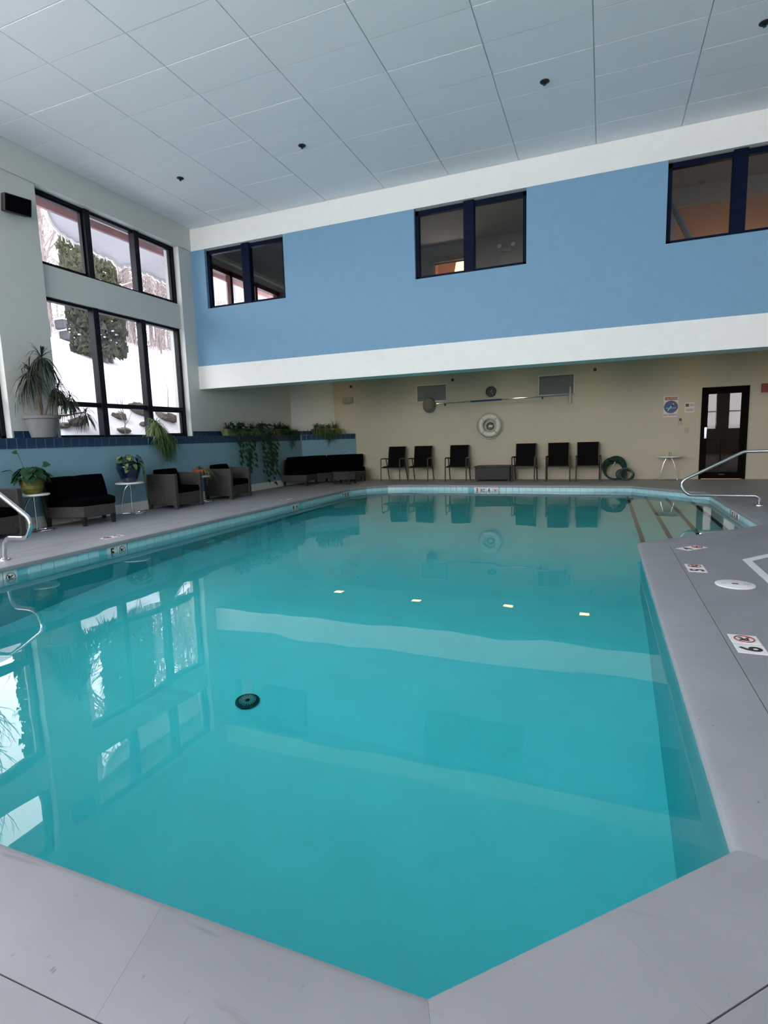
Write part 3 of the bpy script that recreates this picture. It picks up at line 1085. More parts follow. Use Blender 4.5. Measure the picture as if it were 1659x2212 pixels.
# recess downlights
for k, x in enumerate((-7.32, -4.84, -2.25, -0.33, 1.9, 3.9)):
    t = thing('downlight', 'square warm downlight in the low ceiling over the chairs', 'downlight', (x, 14.45, 3.1), 0, 'downlights in the low ceiling')
    MB().box((-.15, -.15, -.012), (.15, .15, 0)).build('trim_ring', M['white'], t)
    MB().box((-.115, -.115, -.018), (.115, .115, -.010)).build('lens', M['downlight'], t)
    d = bpy.data.lights.new('downlight_beam', 'SPOT')
    d.energy, d.color, d.spot_size, d.spot_blend, d.shadow_soft_size = 10, (1, .80, .52), R(120), .8, .1
    o = bpy.data.objects.new('downlight_beam', d)
    o.location = (x, 14.45, 3.06)
    COL.objects.link(o)

# glass door in the far wall
dr1 = bpy.data.objects.new('door_1', None)
COL.objects.link(dr1)
tag(dr1, 'dark framed glass door in the far wall', kind='structure')
f = MB().box((DX0, YB - .03, 0), (DX0 + .055, YB + .12, DZ)).box((DX1 - .055, YB - .03, 0), (DX1, YB + .12, DZ)).box((DX0, YB - .03, DZ - .06), (DX1, YB + .12, DZ))
f.build('door_frame', M['darkwood'], dr1)
f = MB().box((DX0 + .055, YB - .01, .02), (DX0 + .14, YB + .04, DZ - .06)).box((DX1 - .15, YB - .01, .02), (DX1 - .055, YB + .04, DZ - .06))
f.box((DX0 + .13, YB - .01, .02), (DX1 - .14, YB + .04, .17)).box((DX0 + .13, YB - .01, DZ - .16), (DX1 - .14, YB + .04, DZ - .06))
leaf = f.build('door_leaf', M['darkwood'], dr1)
MB().box((DX0 + .13, YB + .008, .16), (DX1 - .14, YB + .014, DZ - .15)).build('pane', M['doorglass'], dr1)
MB().rbox((DX0 + .075, YB - .045, .98), (DX0 + .13, YB - .008, 1.25), .006, 1).build('door_handle', M['chrome'], leaf, label='pale metal push plate')
MB().rbox((2.62, YB - .016, .10), (2.74, YB - .008, .125), .002, 1).build('door_bolt', M['chairmetal'], leaf)
cr = MB().box((1.9, 17.2, -.05), (3.5, 17.4, 2.6)).box((1.8, YB + .2, -.05), (1.9, 17.4, 2.6)).box((3.5, YB + .2, -.05), (3.6, 17.4, 2.6)).box((1.8, YB + .2, 2.5), (3.6, 17.4, 2.6)).box((1.8, YB + .15, -.1), (3.6, 17.4, -.002))
cr.build('wall_corridor', M['corridor'], kind='structure', label='brown corridor behind the glass door')
MB().box((2.62, 17.15, .1), (2.86, 17.2, 2.2)).build('trim_4', M['wood'], kind='structure')

# ------------------------------------------------------------------ things on the walls
sp = thing('loudspeaker', 'black loudspeaker tilted down on the off-white pier left of the tall windows', 'loudspeaker', (-8.44, 6.30, 4.93), R(-14))
T = Matrix.Rotation(R(14), 4, 'Y')
MB().rprism([(-.10, -.165), (.085, -.19), (.085, .19), (-.10, .165)], -.125, .125, .012, 2, T).build('cabinet', M['black'], sp)
MB().rbox((.085, -.175, -.112), (.096, .175, .112), .004, 1, T).build('grille', M['blackfab'], sp)
MB().box((-.155, -.04, -.05), (-.08, .04, .05)).build('bracket', M['black'], sp)

for nm, (x, y) in zip(('leftmost, nearest the tall windows', 'second from the left, above the blue wall', 'third from the left, over the pool', 'rightmost, at the right picture edge'),
                      ((-7.06, 8.42), (-4.57, 8.38), (-.825, 8.34), (1.66, 8.30))):
    t = thing('ceiling_sprinkler', 'dark round sprinkler in the ceiling, ' + nm, 'sprinkler', (x, y, ZC - .002))
    MB().lathe([(.062, 0), (.06, -.008), (.045, -.014), (.02, -.03), (0, -.03)], 20).build('escutcheon', M['black'], t, smooth=True)
    MB().lathe([(.008, -.03), (.022, -.045), (0, -.047)], 10).build('deflector', M['chairmetal'], t, smooth=True)
for nm, (x, z) in zip(('left of the left louver', 'between the louver and the clock', 'right of the right louver'), ((-7.06, 2.787), (-3.93, 2.775), (-.215, 2.79))):
    t = thing('wall_sprinkler', 'small dark sidewall sprinkler high on the far wall, ' + nm, 'sprinkler', (x, YB, z))
    MB().lathe([(.042, 0), (.04, .008), (.025, .012), (.012, .05), (0, .05)], 16, Matrix.Rotation(R(90), 4, 'X')).build('escutcheon', M['black'], t, smooth=True)
    MB().box((-.02, -.06, -.003), (.02, -.045, .003)).build('deflector', M['chairmetal'], t)

em = thing('emergency_light', 'beige twin-lamp emergency light on the far wall above the sofa', 'emergency light', (-7.17, YB, 2.385))
MB().rbox((-.17, -.06, -.085), (.17, 0, .085), .02, 2).build('housing', M['beige'], em)
for s in (-1, 1):
    MB().lathe([(.05, 0), (.058, .03), (.045, .045), (0, .045)], 16, Matrix.Translation((s * .09, -.055, .01)) @ Matrix.Rotation(R(90), 4, 'X')).build('lamp_head', M['vent'], em, smooth=True)

for nm, x0, x1, z0, z1 in (('left of the clock, behind the pool net', -4.99, -4.09, 2.205, 2.69), ('right of the clock, behind the pool brush', -1.61, -.70, 2.20, 2.73)):
    t = thing('wall_louver', 'grey louver vent high on the far wall, ' + nm, 'louver', ((x0 + x1) / 2, YB, (z0 + z1) / 2))
    hx, hz = (x1 - x0) / 2, (z1 - z0) / 2
    f = MB().box((-hx, -.03, -hz), (-hx + .025, 0, hz)).box((hx - .025, -.03, -hz), (hx, 0, hz)).box((-hx, -.03, -hz), (hx, 0, -hz + .025)).box((-hx, -.03, hz - .025), (hx, 0, hz))
    f.build('louver_frame', M['signwhite'], t)
    MB().box((-hx + .02, -.004, -hz + .02), (hx - .02, -.001, hz - .02)).build('backing', M['upgrey'], t)
    sl = MB().box((-hx + .02, -.012, -.002), (hx - .02, .012, .002), Matrix.Rotation(R(-50), 4, 'X')).build('slat', M['vent'], t)
    sl.location = (0, -.016, -hz + .045)
    nsl = int((2 * hz - .07) / .026)
    for q in range(1, nsl):
        c = sl.copy()
        COL.objects.link(c)
        c.location = (0, -.016, -hz + .045 + q * .026)

ck = thing('wall_clock', 'round black wall clock between the two louvers', 'clock', (-2.855, YB, 2.39))
RX = Matrix.Rotation(R(90), 4, 'X')
MB().lathe([(.14, 0), (.145, .02), (.14, .045), (.125, .05), (.122, .03), (0, .03)], 32, RX).build('clock_case', M['black'], ck, smooth=True)
hd = MB()
hd.box((-.006, -.036, -.01), (.006, -.033, .06), Matrix.Rotation(R(35), 4, 'Y')).box((-.004, -.037, -.015), (.004, -.034, .095), Matrix.Rotation(R(140), 4, 'Y'))
hd.build('clock_hand', M['vent'], ck)
hm = MB()
for q in range(12):
    MB().box((-.003, -.034, .095), (.003, -.0315, .112), Matrix.Rotation(R(30 * q), 4, 'Y')).build('hour_mark', M['upbeam'], ck)

# life ring with rope and reflector
lr = thing('life_ring', 'white life ring with grab rope hanging on the far wall below the clock', 'life ring', (-2.885, YB - .085, 1.475))
pts = [(.245 * math.cos(a * math.pi / 20), 0, .245 * math.sin(a * math.pi / 20)) for a in range(40)]
rm = MB()
rm.tube(pts, .075, 14, True)
rm.build('ring_buoy', M['ring'], lr, smooth=True)
for q in range(4):
    a = R(45 + 90 * q)
    bp = [(.245 * math.cos(a + d) + .078 * math.cos(a + d) * math.cos(w), .08 * math.sin(w), .245 * math.sin(a + d) + .078 * math.sin(a + d) * math.cos(w)) for d, w in [(0, k * math.pi / 6) for k in range(12)]]
    MB().tube(bp, .014, 6, True).build('band', M['rope'], lr, smooth=True)
rp = []
for q in range(33):
    a = 2 * math.pi * q / 32
    rp.append((math.cos(a) * (.325 + .035 * abs(math.sin(2 * a + math.pi / 2))), -.02, math.sin(a) * (.325 + .035 * abs(math.sin(2 * a + math.pi / 2)))))
MB().tube(rp[:-1], .009, 6, True).build('grab_rope', M['rope'], lr, smooth=True)
hk = thing('ring_hook', 'shiny round hook plate on the wall inside the life ring', 'hook', (-2.885, YB, 1.46))
MB().lathe([(.115, 0), (.11, .01), (.06, .05), (0, .06)], 24, RX).build('dome', M['chrome'], hk, smooth=True)
MB().tube([(0, -.05, .03), (0, -.10, .04), (0, -.11, .08)], .01, 6).build('hook_arm', M['steel'], hk, smooth=True)

# pool pole with net and brush on hooks
pl = thing('pool_net_pole', 'long blue and silver pole with round leaf net and brush on the far wall', 'pool net', (0, YB - .09, 0))
pz = lambda x: 2.135 + (x + 4.38) / 3.58 * .058
MB().tube([(-4.38, 0, pz(-4.38)), (-3.4, 0, pz(-3.4))], .018, 8).build('pole_end', M['steel'], pl, smooth=True)
MB().tube([(-3.4, 0, pz(-3.4)), (-2.55, 0, pz(-2.55))], .024, 8).build('pole_grip', M['bluepole'], pl, smooth=True)
MB().tube([(-2.55, 0, pz(-2.55)), (-.80, 0, pz(-.8))], .017, 8).build('pole', M['steel'], pl, smooth=True)
hoop = [(-4.60 + .175 * math.cos(a), 0, 2.11 + .20 * math.sin(a)) for a in [k * math.pi / 10 for k in range(20)]]
nt_ = MB().tube(hoop, .013, 6, True).build('net_hoop', M['chairmetal'], pl, smooth=True)
bag = []
for (s, y) in ((1, 0), (.85, -.05), (.5, -.085), (.05, -.09)):
    bag.append([(-4.60 + .175 * s * math.cos(k * math.pi / 8), y, 2.11 + .20 * s * math.sin(k * math.pi / 8)) for k in range(16)])
nm_ = MB()
nm_.add([p for r in bag for p in r], [(i * 16 + k, i * 16 + (k + 1) % 16, (i + 1) * 16 + (k + 1) % 16, (i + 1) * 16 + k) for i in range(3) for k in range(16)])
nm_.build('net_mesh', M['net'], nt_, smooth=True)
MB().rbox((-.825, -.02, 1.965), (-.775, .02, 2.40), .008, 1).build('brush_head', M['vent'], pl)
for x in (-4.15, -1.5):
    t = thing('pole_hook', 'small dark hook under the pool pole, %s' % ('near the net' if x < -3 else 'near the brush'), 'hook', (x, YB, pz(x) - .03))
    MB().tube([(0, 0, 0), (0, -.11, -.005), (0, -.125, .03)], .008, 6).build('hook_arm', M['black'], t, smooth=True)
    MB().box((-.02, -.01, -.035), (.02, 0, .035)).build('hook_plate', M['black'], t)

# signs
sg = thing('caution_sign', 'white CAUTION NO DIVING sign with blue disc left of the glass door', 'sign', (1.54, YB - .012, 1.77))
MB().rbox((-.165, 0, -.255), (.165, .01, .255), .004, 1).build('sign_board', M['signwhite'], sg)
FT = lambda x, z, y=-.001: frame_matrix((x, y, z), (1, 0, 0), (0, 0, 1))
MB().rbox((-.14, -.002, .165), (.14, .001, .235), .001, 1).build('header_bar', M['red'], sg)
g = text_mb('CAUTION!', .062, .012)
MB().add(g.v, g.f, FT(0, .20, -.003)).build('lettering', M['signwhite'], sg)
g = text_mb('NO DIVING', .058, .014)
MB().add(g.v, g.f, FT(0, -.195)).build('lettering', M['red'], sg)
MB().lathe([(.142, 0), (.142, .002), (0, .002)], 32, RX).build('disc', M['signblue'], sg)
dv = MB()
dv.tube([(.145 * math.cos(k * math.pi / 16), -.002, .145 * math.sin(k * math.pi / 16)) for k in range(32)], .008, 4, True)
dv.build('disc_ring', M['red'], sg)
dv = MB().box((-.012, -.004, -.11), (.012, -.002, .10), Matrix.Rotation(R(38), 4, 'Y')).box((-.02, -.004, .02), (.014, -.002, .07), Matrix.Rotation(R(38), 4, 'Y')).box((-.11, -.004, -.035), (.11, -.002, -.025))
dv.build('diver', M['signwhite'], sg, label='white diving figure')
s2 = thing('notice_sign', 'small white notice with a brown square and two lines of print beside the glass door', 'sign', (1.945, YB - .006, 1.735))
MB().rbox((-.105, 0, -.125), (.105, .005, .125), .002, 1).build('sign_board', M['signwhite'], s2)
MB().box((-.085, -.002, .02), (-.012, 0, .095)).build('square_mark', M['brownprint'], s2)
q = MB()
for z, x0, x1 in ((.078, .0, .09), (.045, .0, .09), (-.035, -.09, .09), (-.07, -.08, .075)):
    q.box((x0 + .008, -.002, z - .009), (x1, 0, z + .006))
q.build('print_line', M['upgrey'], s2)
th = thing('wall_controller', 'small dark and grey wall controller below the caution sign', 'controller', (1.755, YB, 1.41))
MB().rbox((-.032, -.03, -.08), (.032, 0, .08), .006, 1).build('housing', M['vent'], th)
MB().box((-.024, -.033, .01), (.024, -.029, .07)).build('display', M['ink'], th)
sw = thing('light_switch', 'cream light switch on the far wall beside the glass door', 'switch', (1.905, YB, 1.19))
MB().rbox((-.04, -.01, -.06), (.04, 0, .06), .004, 1).build('switch_plate', M['beige'], sw)
MB().box((-.008, -.02, -.014), (.008, -.008, .014)).build('toggle', M['vent'], sw)
ex = thing('red_sign_box', 'small red-brown sign box on the far wall right of the glass door', 'sign', (3.56, YB, 2.11))
MB().rbox((-.16, -.05, -.10), (.16, 0, .10), .006, 1).build('housing', M['red'], ex)
MB().box((-.06, -.053, -.05), (.12, -.049, .05)).build('face', M['brownprint'], ex)

# ------------------------------------------------------------------ rails


def rail(name, label, loc, path, radii, bases):
    t = thing(name, label, 'handrail', loc)
    MB().tube(fillet(path, radii, 7), .0245, 14).build('tube', M['steel'], t, smooth=True)
    for b in bases:
        MB().lathe([(.062, 0.0), (.06, .012), (.035, .022), (.03, .03)], 20, Matrix.Translation(b)).build('escutcheon', M['steel'], t, smooth=True)
    return t


rail('pool_handrail', 'stainless steel handrail looping over the pool steps on the right', (2.30, 10.07, 0),
     [(0, 0, 0), (0, 0, .15), (-1.0, 0, .155), (-1.13, 0, .36), (-.24, 0, .845), (1.0, 0, .86), (1.25, 0, .86), (1.25, 0, 0)], [.13, .15, .14, .16, .2, .12], [(0, 0, 0), (1.25, 0, 0)])
rail('pool_handrail', 'stainless steel handrail curving up from the left deck at the picture edge', (-6.17, 4.0, 0),
     [(0, 0, 0), (.04, 0, .255), (.42, 0, .262), (.52, 0, .46), (-.10, 0, .83), (-.75, 0, .86), (-1.0, 0, .86), (-1.0, 0, 0)], [.12, .14, .10, .14, .2, .12], [(0, 0, 0), (-1.0, 0, 0)])

# ------------------------------------------------------------------ furniture along the far wall


def chair():
    t = thing('patio_chair', 'c', 'chair')
    b = .245
    seat = MB().rbox((-.25, -.24, .395), (.25, .20, .42), .008, 1)
    seat.build('seat', M['sling'], t)
    # high sling back, gently curved
    vs, fs = [], []
    prof = [(.17, .40), (.20, .50), (.235, .65), (.265, .80), (.30, .93), (.315, .965)]
    for y, z in prof:
        for s in (-1, 1):
            vs += [(s * b, y, z), (s * b, y + .014, z + .004)]
    for i in range(len(prof) - 1):
        a, c = 4 * i, 4 * i + 4
        fs += [(a, a + 2, c + 2, c), (a + 1, c + 1, c + 3, a + 3), (a, c, c + 1, a + 1), (a + 2, a + 3, c + 3, c + 2)]
    e = 4 * (len(prof) - 1)
    fs += [(0, 1, 3, 2), (e, e + 2, e + 3, e + 1)]
    MB().add(vs, fs).build('backrest', M['sling'], t)
    for s in (-1, 1):
        MB().tube([(s * (b + .012), y + .01, z) for y, z in [(.15, .34)] + prof], .013, 6).build('back_post', M['chairmetal'], t, smooth=True)
        x = s * .285
        MB().tube([(x, -.30, 0), (x, -.28, .60)], .0165, 8).build('leg', M['chairmetal'], t, smooth=True)
        MB().tube([(x, .10, .62), (x, .20, .40), (x, .33, 0)], .0155, 8).build('leg', M['chairmetal'], t, smooth=True)
        MB().tube(fillet([(x, -.28, .585), (x, -.265, .632), (x, .14, .632), (x * .92, .24, .60)], .03, 3), .017, 8).build('armrest', M['chairmetal'], t, smooth=True)
        MB().tube([(x, -.285, .395), (x, .20, .385)], .012, 6).build('seat_rail', M['chairmetal'], t, smooth=True)
    MB().tube([(-.285, -.27, .385), (.285, -.27, .385)], .013, 6).build('crossbar', M['chairmetal'], t, smooth=True)
    MB().tube([(-.285, .19, .375), (.285, .19, .375)], .013, 6).build('crossbar', M['chairmetal'], t, smooth=True)
    return t


cx = [-5.55, -4.745, -3.68, -1.887, -1.046, -0.325]
cn = ['leftmost of the row, next to the sofa', 'second from the left', 'third, just left of the wicker box', 'fourth from the left, touching the wicker box', 'fifth from the left', 'rightmost of the row, beside the green hose']
first = None
for x, nme in zip(cx, cn):
    rz = random.uniform(-.05, .05)
    lab = 'black sling patio chair against the far wall, ' + nme
    if first is None:
        first = chair()
        first.location = (x, 14.77, 0)
        first.rotation_euler = (0, 0, rz)
        tag(first, lab, 'chair', 'patio chairs along the far wall')
    else:
        copy_thing(first, (x, 14.77, 0), rz, lab)

ob = thing('wicker_ottoman', 'long grey wicker box ottoman between the patio chairs', 'ottoman', (-2.70, 14.82, 0))
MB().rbox((-.46, -.27, .04), (.46, .27, .37), .015, 2).build('body', M['wicker'], ob)
MB().rbox((-.48, -.29, .37), (.48, .29, .405), .012, 2).build('top', M['wicker'], ob)
for sx in (-1, 1):
    for sy in (-1, 1):
        MB().box((sx * .42 - .02, sy * .23 - .02, 0), (sx * .42 + .02, sy * .23 + .02, .05)).build('leg', M['darkleg'], ob)

# coiled green hose leaning on the far wall
hz = thing('garden_hose', 'coiled dark green hose leaning on the far wall beside the chairs', 'hose', (.36, 14.97, 0))
rnd = random.Random(3)
hm = MB()
pts = []
for q in range(11 * 28):
    a = 2 * math.pi * q / 28
    rr = .225 + .02 * math.sin(q * .37) + .016 * (q // 28 % 4)
    lean = rr + rr * math.sin(a)
    pts.append((rr * math.cos(a) - .06, .10 - .016 * (q / 28) + .09 * lean / .45 + .006 * math.sin(q), .022 + lean * .98))
hm.tube(pts, .0175, 6)
hm.build('hose_coil', M['hose'], hz, smooth=True)
pts2 = []
for q in range(3 * 24):
    a = 2 * math.pi * q / 24
    pts2.append((.20 + .15 * math.cos(a) + .02 * (q // 24), -.06 + .03 * math.sin(a), .02 + (.14 + .145 * math.sin(a)) * (1 - .12 * (q // 24))))
MB().tube(pts2, .0175, 6).build('hose_loop', M['hose'], hz, smooth=True)
MB().lathe([(.125, -.02), (.135, 0), (.12, .03), (0, .035)], 18, Matrix.Translation((.10, .08, .14)) @ RX).build('hose_end_coil', M['hose'], hz, smooth=True)
MB().tube(fillet([(-.05, 0, .46), (-.10, -.04, .36), (-.15, -.05, .30), (-.14, -.04, .14)], .05), .012, 6).build('hose_tie', M['rope'], hz, smooth=True)

# ------------------------------------------------------------------ side tables


def table(label, loc, rz, r=.225, h=.57, arch=False):
    t = thing('side_table', label, 'table', loc, rz)
    MB().lathe([(r - .01, h - .03), (r, h - .022), (r, h - .006), (r - .008, h), (0, h)], 36).build('table_top', M['tabletop'], t, smooth=True)
    zt = h - .03
    if arch:
        pts = [(.20 * s * (1 - (1 - abs(s)) ** 0 * 0), 0, 0) for s in (0,)]
        ar = []
        for q in range(-12, 13):
            u = q / 12
            ar.append((.19 * math.copysign(abs(u) ** .62, u), 0, zt * (1 - abs(u) ** 1.5)))
        MB().tube(ar, .013, 10).build('leg', M['chrome'], t, smooth=True)
        MB().tube([(-.19, 0, .014), (.19, 0, .014)], .012, 8).build('base_ring', M['chrome'], t, smooth=True)
        for s in (-1, 1):
            MB().tube([(s * .19, -.12, .013), (s * .19, .12, .013)], .012, 8).build('foot', M['chrome'], t, smooth=True)
    else:
        MB().tube([(0, 0, .01), (0, 0, zt)], .0135, 10).build('leg', M['chrome'], t, smooth=True)
        ar = []
        for q in range(13):
            a = q / 12 * math.pi / 2
            ar.append((-.17 + .17 * (1 - math.cos(a)) ** 1.0, 0, .0135 + (zt - .03) * math.sin(a)))
        MB().tube(ar, .0125, 10).build('leg', M['chrome'], t, smooth=True)
        rg = [(.09 + .13 * math.cos(k * math.pi / 12), .13 * math.sin(k * math.pi / 12), .0135) for k in range(24)]
        MB().tube(rg, .013, 8, True).build('base_ring', M['chrome'], t, smooth=True)
        MB().tube([(-.17, 0, .0135), (-.03, 0, .0135)], .012, 8).build('foot', M['chrome'], t, smooth=True)
    return t


TAB = {1: (-7.82, 5.60), 2: (-7.88, 7.46), 3: (-7.80, 9.24), 4: (1.51, 14.95)}
VA = math.atan2(7.4, -7.88) - math.pi / 2
table('round white side table on chrome legs under the yellow-green pot', (*TAB[1], 0), R(40), .215, .56)
table('round white side table on chrome legs under the dark blue urn', (*TAB[2], 0), R(40), .24, .575)
table('round white side table on chrome legs under the terracotta pot', (*TAB[3], 0), R(40), .2, .56)
table('round white side table on arched chrome legs against the far wall', (*TAB[4], 0), 0, .26, .585, True)
cp = thing('drinking_glass', 'small clear glass standing on the far side table', 'glass', (1.53, 14.95, .585))
clear = pane_glass('tumbler_glass', (.86, .88, .88, 1), 1.6)
MB().lathe([(.03, 0), (.034, .09), (.031, .09), (.027, .008), (0, .008)], 14).build('tumbler', clear, cp, smooth=True)
MB().lathe([(.026, .009), (.029, .05), (0, .05)], 14).build('contents', M['marker'], cp, smooth=True)

# ------------------------------------------------------------------ wicker armchairs at the left wall


def pillow(mb, w, h, t, tuft=None, T=None, nx=14, nz=10):
    """an upholstered cushion: w along x, h along z, thickness t along y, centred"""
    vs, fs = [], []
    for side in (1, -1):
        for j in range(nz + 1):
            for i in range(nx + 1):
                u, v = i / nx * 2 - 1, j / nz * 2 - 1
                edge = max(0.0, (1 - abs(u) ** 5) * (1 - abs(v) ** 5)) ** .38
                th = t / 2 * (.18 + .82 * edge)
                if tuft and side == tuft[0]:
                    for (a, b) in tuft[1]:
                        th -= .03 * math.exp(-(((u - a) * w / 2) ** 2 + ((v - b) * h / 2) ** 2) / .0045)
                rx = 1 - .03 * abs(v) ** 4
                vs.append((u * w / 2 * rx, side * th, v * h / 2 * (1 - .03 * abs(u) ** 4)))
    k = (nx + 1) * (nz + 1)
    for s in (0, 1):
        for j in range(nz):
            for i in range(nx):
                a = s * k + j * (nx + 1) + i
                q = (a, a + 1, a + nx + 2, a + nx + 1)
                fs.append(q if s else q[::-1])
    rim = [i for i in range(nx + 1)] + [(j + 1) * (nx + 1) - 1 for j in range(1, nz + 1)] + [nz * (nx + 1) + i for i in range(nx - 1, -1, -1)] + [j * (nx + 1) for j in range(nz - 1, 0, -1)]
    for a, b in zip(rim, rim[1:] + rim[:1]):
        fs.append((a, b, b + k, a + k))
    return mb.add(vs, fs, T)


def armchair():
    """faces local +x"""
    t = thing('wicker_armchair', 'a', 'armchair')
    D, Wd, Ht = .68, .78, .665
    x0, x1, y0, y1 = -D / 2, D / 2, -Wd / 2, Wd / 2
    th = .075
    MB().rbox((x0, y0 + th, .10), (x0 + th, y1 - th, Ht), .012, 2).build('backrest', M['wicker'], t)
    for s in (-1, 1):
        ya, yb = (y0, y0 + th) if s < 0 else (y1 - th, y1)
        MB().rbox((x0, ya, .075), (x1 - .01, yb, Ht), .012, 2).build('arm', M['wicker'], t)
        MB().rbox((x1 - .07, ya - .004, 0), (x1 + .008, yb + .004, Ht + .004), .012, 2).build('corner_post', M['wicker'], t)
        MB().box((x0 + .01, ya + .005, 0), (x0 + .06, yb - .005, .09)).build('leg', M['wicker'], t)
    MB().rbox((x0 + .05, y0 + th - .01, .075), (x1 - .015, y1 - th + .01, .30), .012, 2).build('seat_frame', M['wicker'], t)
    MB().rbox((x0 + .07, y0 + th + .004, .295), (x1 - .0, y1 - th - .004, .415), .035, 3).build('seat_cushion', M['blackfab'], t, smooth=True)
    T = Matrix.Translation((x0 + .155, 0, .575)) @ Matrix.Rotation(R(-12), 4, 'Y') @ Matrix.Rotation(R(90), 4, 'Z')
    pillow(MB(), Wd - 2 * th - .02, .36, .16, None, T).build('back_cushion', M['blackfab'], t, smooth=True)
    return t


ac = armchair()
ac.location = (-7.80, 8.49, 0)
ac.rotation_euler = (0, 0, R(1))
tag(ac, 'grey wicker armchair with black cushions between the blue urn and the terracotta pot', 'armchair', 'wicker armchairs along the left wall')
copy_thing(ac, (-7.80, 10.14, 0), R(3), 'grey wicker armchair with black cushions behind the terracotta pot, farther armchair')
copy_thing(ac, (-7.96, 4.90, 0), R(2), 'grey wicker armchair cut off by the left picture edge, behind the handrail')


def prism_legs(t, pts, h=.15, r0=.022, r1=.03):
    for x, y in pts:
        MB().add([(x - r0, y - r0, 0), (x + r0, y - r0, 0), (x + r0, y + r0, 0), (x - r0, y + r0, 0), (x - r1, y - r1, h), (x + r1, y - r1, h), (x + r1, y + r1, h), (x - r1, y + r1, h)],
                 [(0, 3, 2, 1), (4, 5, 6, 7), (0, 1, 5, 4), (1, 2, 6, 5), (2, 3, 7, 6), (3, 0, 4, 7)]).build('leg', M['darkleg'], t)


# wedge-shaped loveseat
lv = thing('wicker_loveseat', 'wedge-shaped grey wicker loveseat with tufted black cushions beside the yellow-green pot', 'loveseat', (-7.75, 6.35, 0))
P = lambda L: [(x + 7.75, y - 6.35) for x, y in L]
foot = P([(-8.05, 5.90), (-7.44, 6.10), (-7.36, 6.63), (-7.98, 6.98), (-8.07, 6.95)])
MB().rprism(foot, .135, .31, .015, 2).build('seat_frame', M['wicker'], lv)
MB().rprism(P([(-8.0, 5.92), (-7.44, 6.085), (-7.345, 6.64), (-7.94, 7.0), (-8.02, 6.9)]), .305, .43, .035, 3).build('seat_cushion', M['blackfab'], lv, smooth=True)
T = Matrix.Translation((-.30, .08, .44)) @ Matrix.Rotation(R(-9), 4, 'Y')
MB().rbox((-.03, -.53, -.30), (.02, .52, .26), .012, 2, T).build('backrest', M['wicker'], lv)
T = Matrix.Translation((-.155, .07, .575)) @ Matrix.Rotation(R(-14), 4, 'Y') @ Matrix.Rotation(R(90), 4, 'Z')
pillow(MB(), 1.05, .40, .17, (-1, [(-.5, .2), (0, .2), (.5, .2), (-.25, -.3), (.25, -.3), (0.0, .95)]), T, 26, 14).build('back_cushion', M['blackfab'], lv, smooth=True)
prism_legs(lv, P([(-8.02, 5.95), (-7.47, 6.13), (-7.39, 6.60), (-7.97, 6.93)]))

# sectional sofa in the far corner
so = thing('sectional_sofa', 'curved grey wicker sectional sofa with black cushions in the far left corner', 'sofa', (-7.5, 14.0, 0))
Q = lambda L: [(x + 7.5, y - 14.0) for x, y in L]
MB().rprism(Q([(-8.08, 12.83), (-7.40, 12.98), (-7.42, 13.62), (-8.08, 13.70)]), .13, .30, .012, 2).build('seat_frame', M['wicker'], so)
MB().rprism(Q([(-8.08, 13.70), (-7.42, 13.62), (-7.15, 13.98), (-7.62, 14.52), (-8.05, 14.1)]), .13, .30, .012, 2).build('seat_frame', M['wicker'], so)
MB().rprism(Q([(-7.62, 14.52), (-7.15, 13.98), (-6.36, 14.62), (-6.72, 15.16), (-6.98, 15.18)]), .13, .30, .012, 2).build('seat_frame', M['wicker'], so)
MB().rprism(Q([(-8.0, 12.86), (-7.39, 13.0), (-7.41, 13.62), (-8.0, 13.70)]), .295, .42, .03, 3).build('seat_cushion', M['blackfab'], so, smooth=True)
MB().rprism(Q([(-8.0, 13.71), (-7.41, 13.63), (-7.15, 13.97), (-7.60, 14.45), (-8.0, 14.08)]), .295, .42, .03, 3).build('seat_cushion', M['blackfab'], so, smooth=True)
MB().rprism(Q([(-7.58, 14.46), (-7.13, 13.99), (-6.38, 14.62), (-6.74, 15.1)]), .295, .42, .03, 3).build('seat_cushion', M['blackfab'], so, smooth=True)
for (ax, ay, bx, by) in ((-8.07, 12.84, -8.07, 13.70), (-8.05, 13.72, -7.66, 14.46), (-7.62, 14.5, -6.72, 15.2)):
    a, b = Vector((ax + 7.5, ay - 14.0)), Vector((bx + 7.5, by - 14.0))
    e = (b - a)
    ang = math.atan2(e.y, e.x)
    mid = (a + b) / 2
    inw = Vector((e.y, -e.x)).normalized()
    T = Matrix.Translation((mid.x + inw.x * .02, mid.y + inw.y * .02, .42)) @ Matrix.Rotation(ang, 4, 'Z') @ Matrix.Rotation(R(8), 4, 'X')
    MB().rbox((-e.length / 2, -.02, -.29), (e.length / 2, .025, .30), .01, 2, T).build('backrest', M['wicker'], so)
    T = Matrix.Translation((mid.x + inw.x * .14, mid.y + inw.y * .14, .585)) @ Matrix.Rotation(ang, 4, 'Z') @ Matrix.Rotation(R(12), 4, 'X')
    pillow(MB(), e.length - .02, .40, .17, None, T).build('back_cushion', M['blackfab'], so, smooth=True)
prism_legs(so, Q([(-8.04, 12.89), (-7.44, 13.02), (-7.45, 13.58), (-7.18, 14.0), (-6.42, 14.63), (-6.74, 15.12), (-7.55, 14.42)]), .14)
ot = thing('wicker_ottoman', 'low rounded grey wicker ottoman in front of the sectional sofa', 'ottoman', (-6.62, 13.72, 0))
poly = [(-.36, -.10), (-.22, -.26), (.22, -.26), (.36, -.10), (.36, .12), (.24, .26), (-.24, .26), (-.36, .12)]
MB().rprism(poly, .13, .30, .015, 2).build('body', M['wicker'], ot)
MB().rprism([(x * 1.03, y * 1.03) for x, y in poly], .295, .335, .012, 2).build('top', M['wicker'], ot)
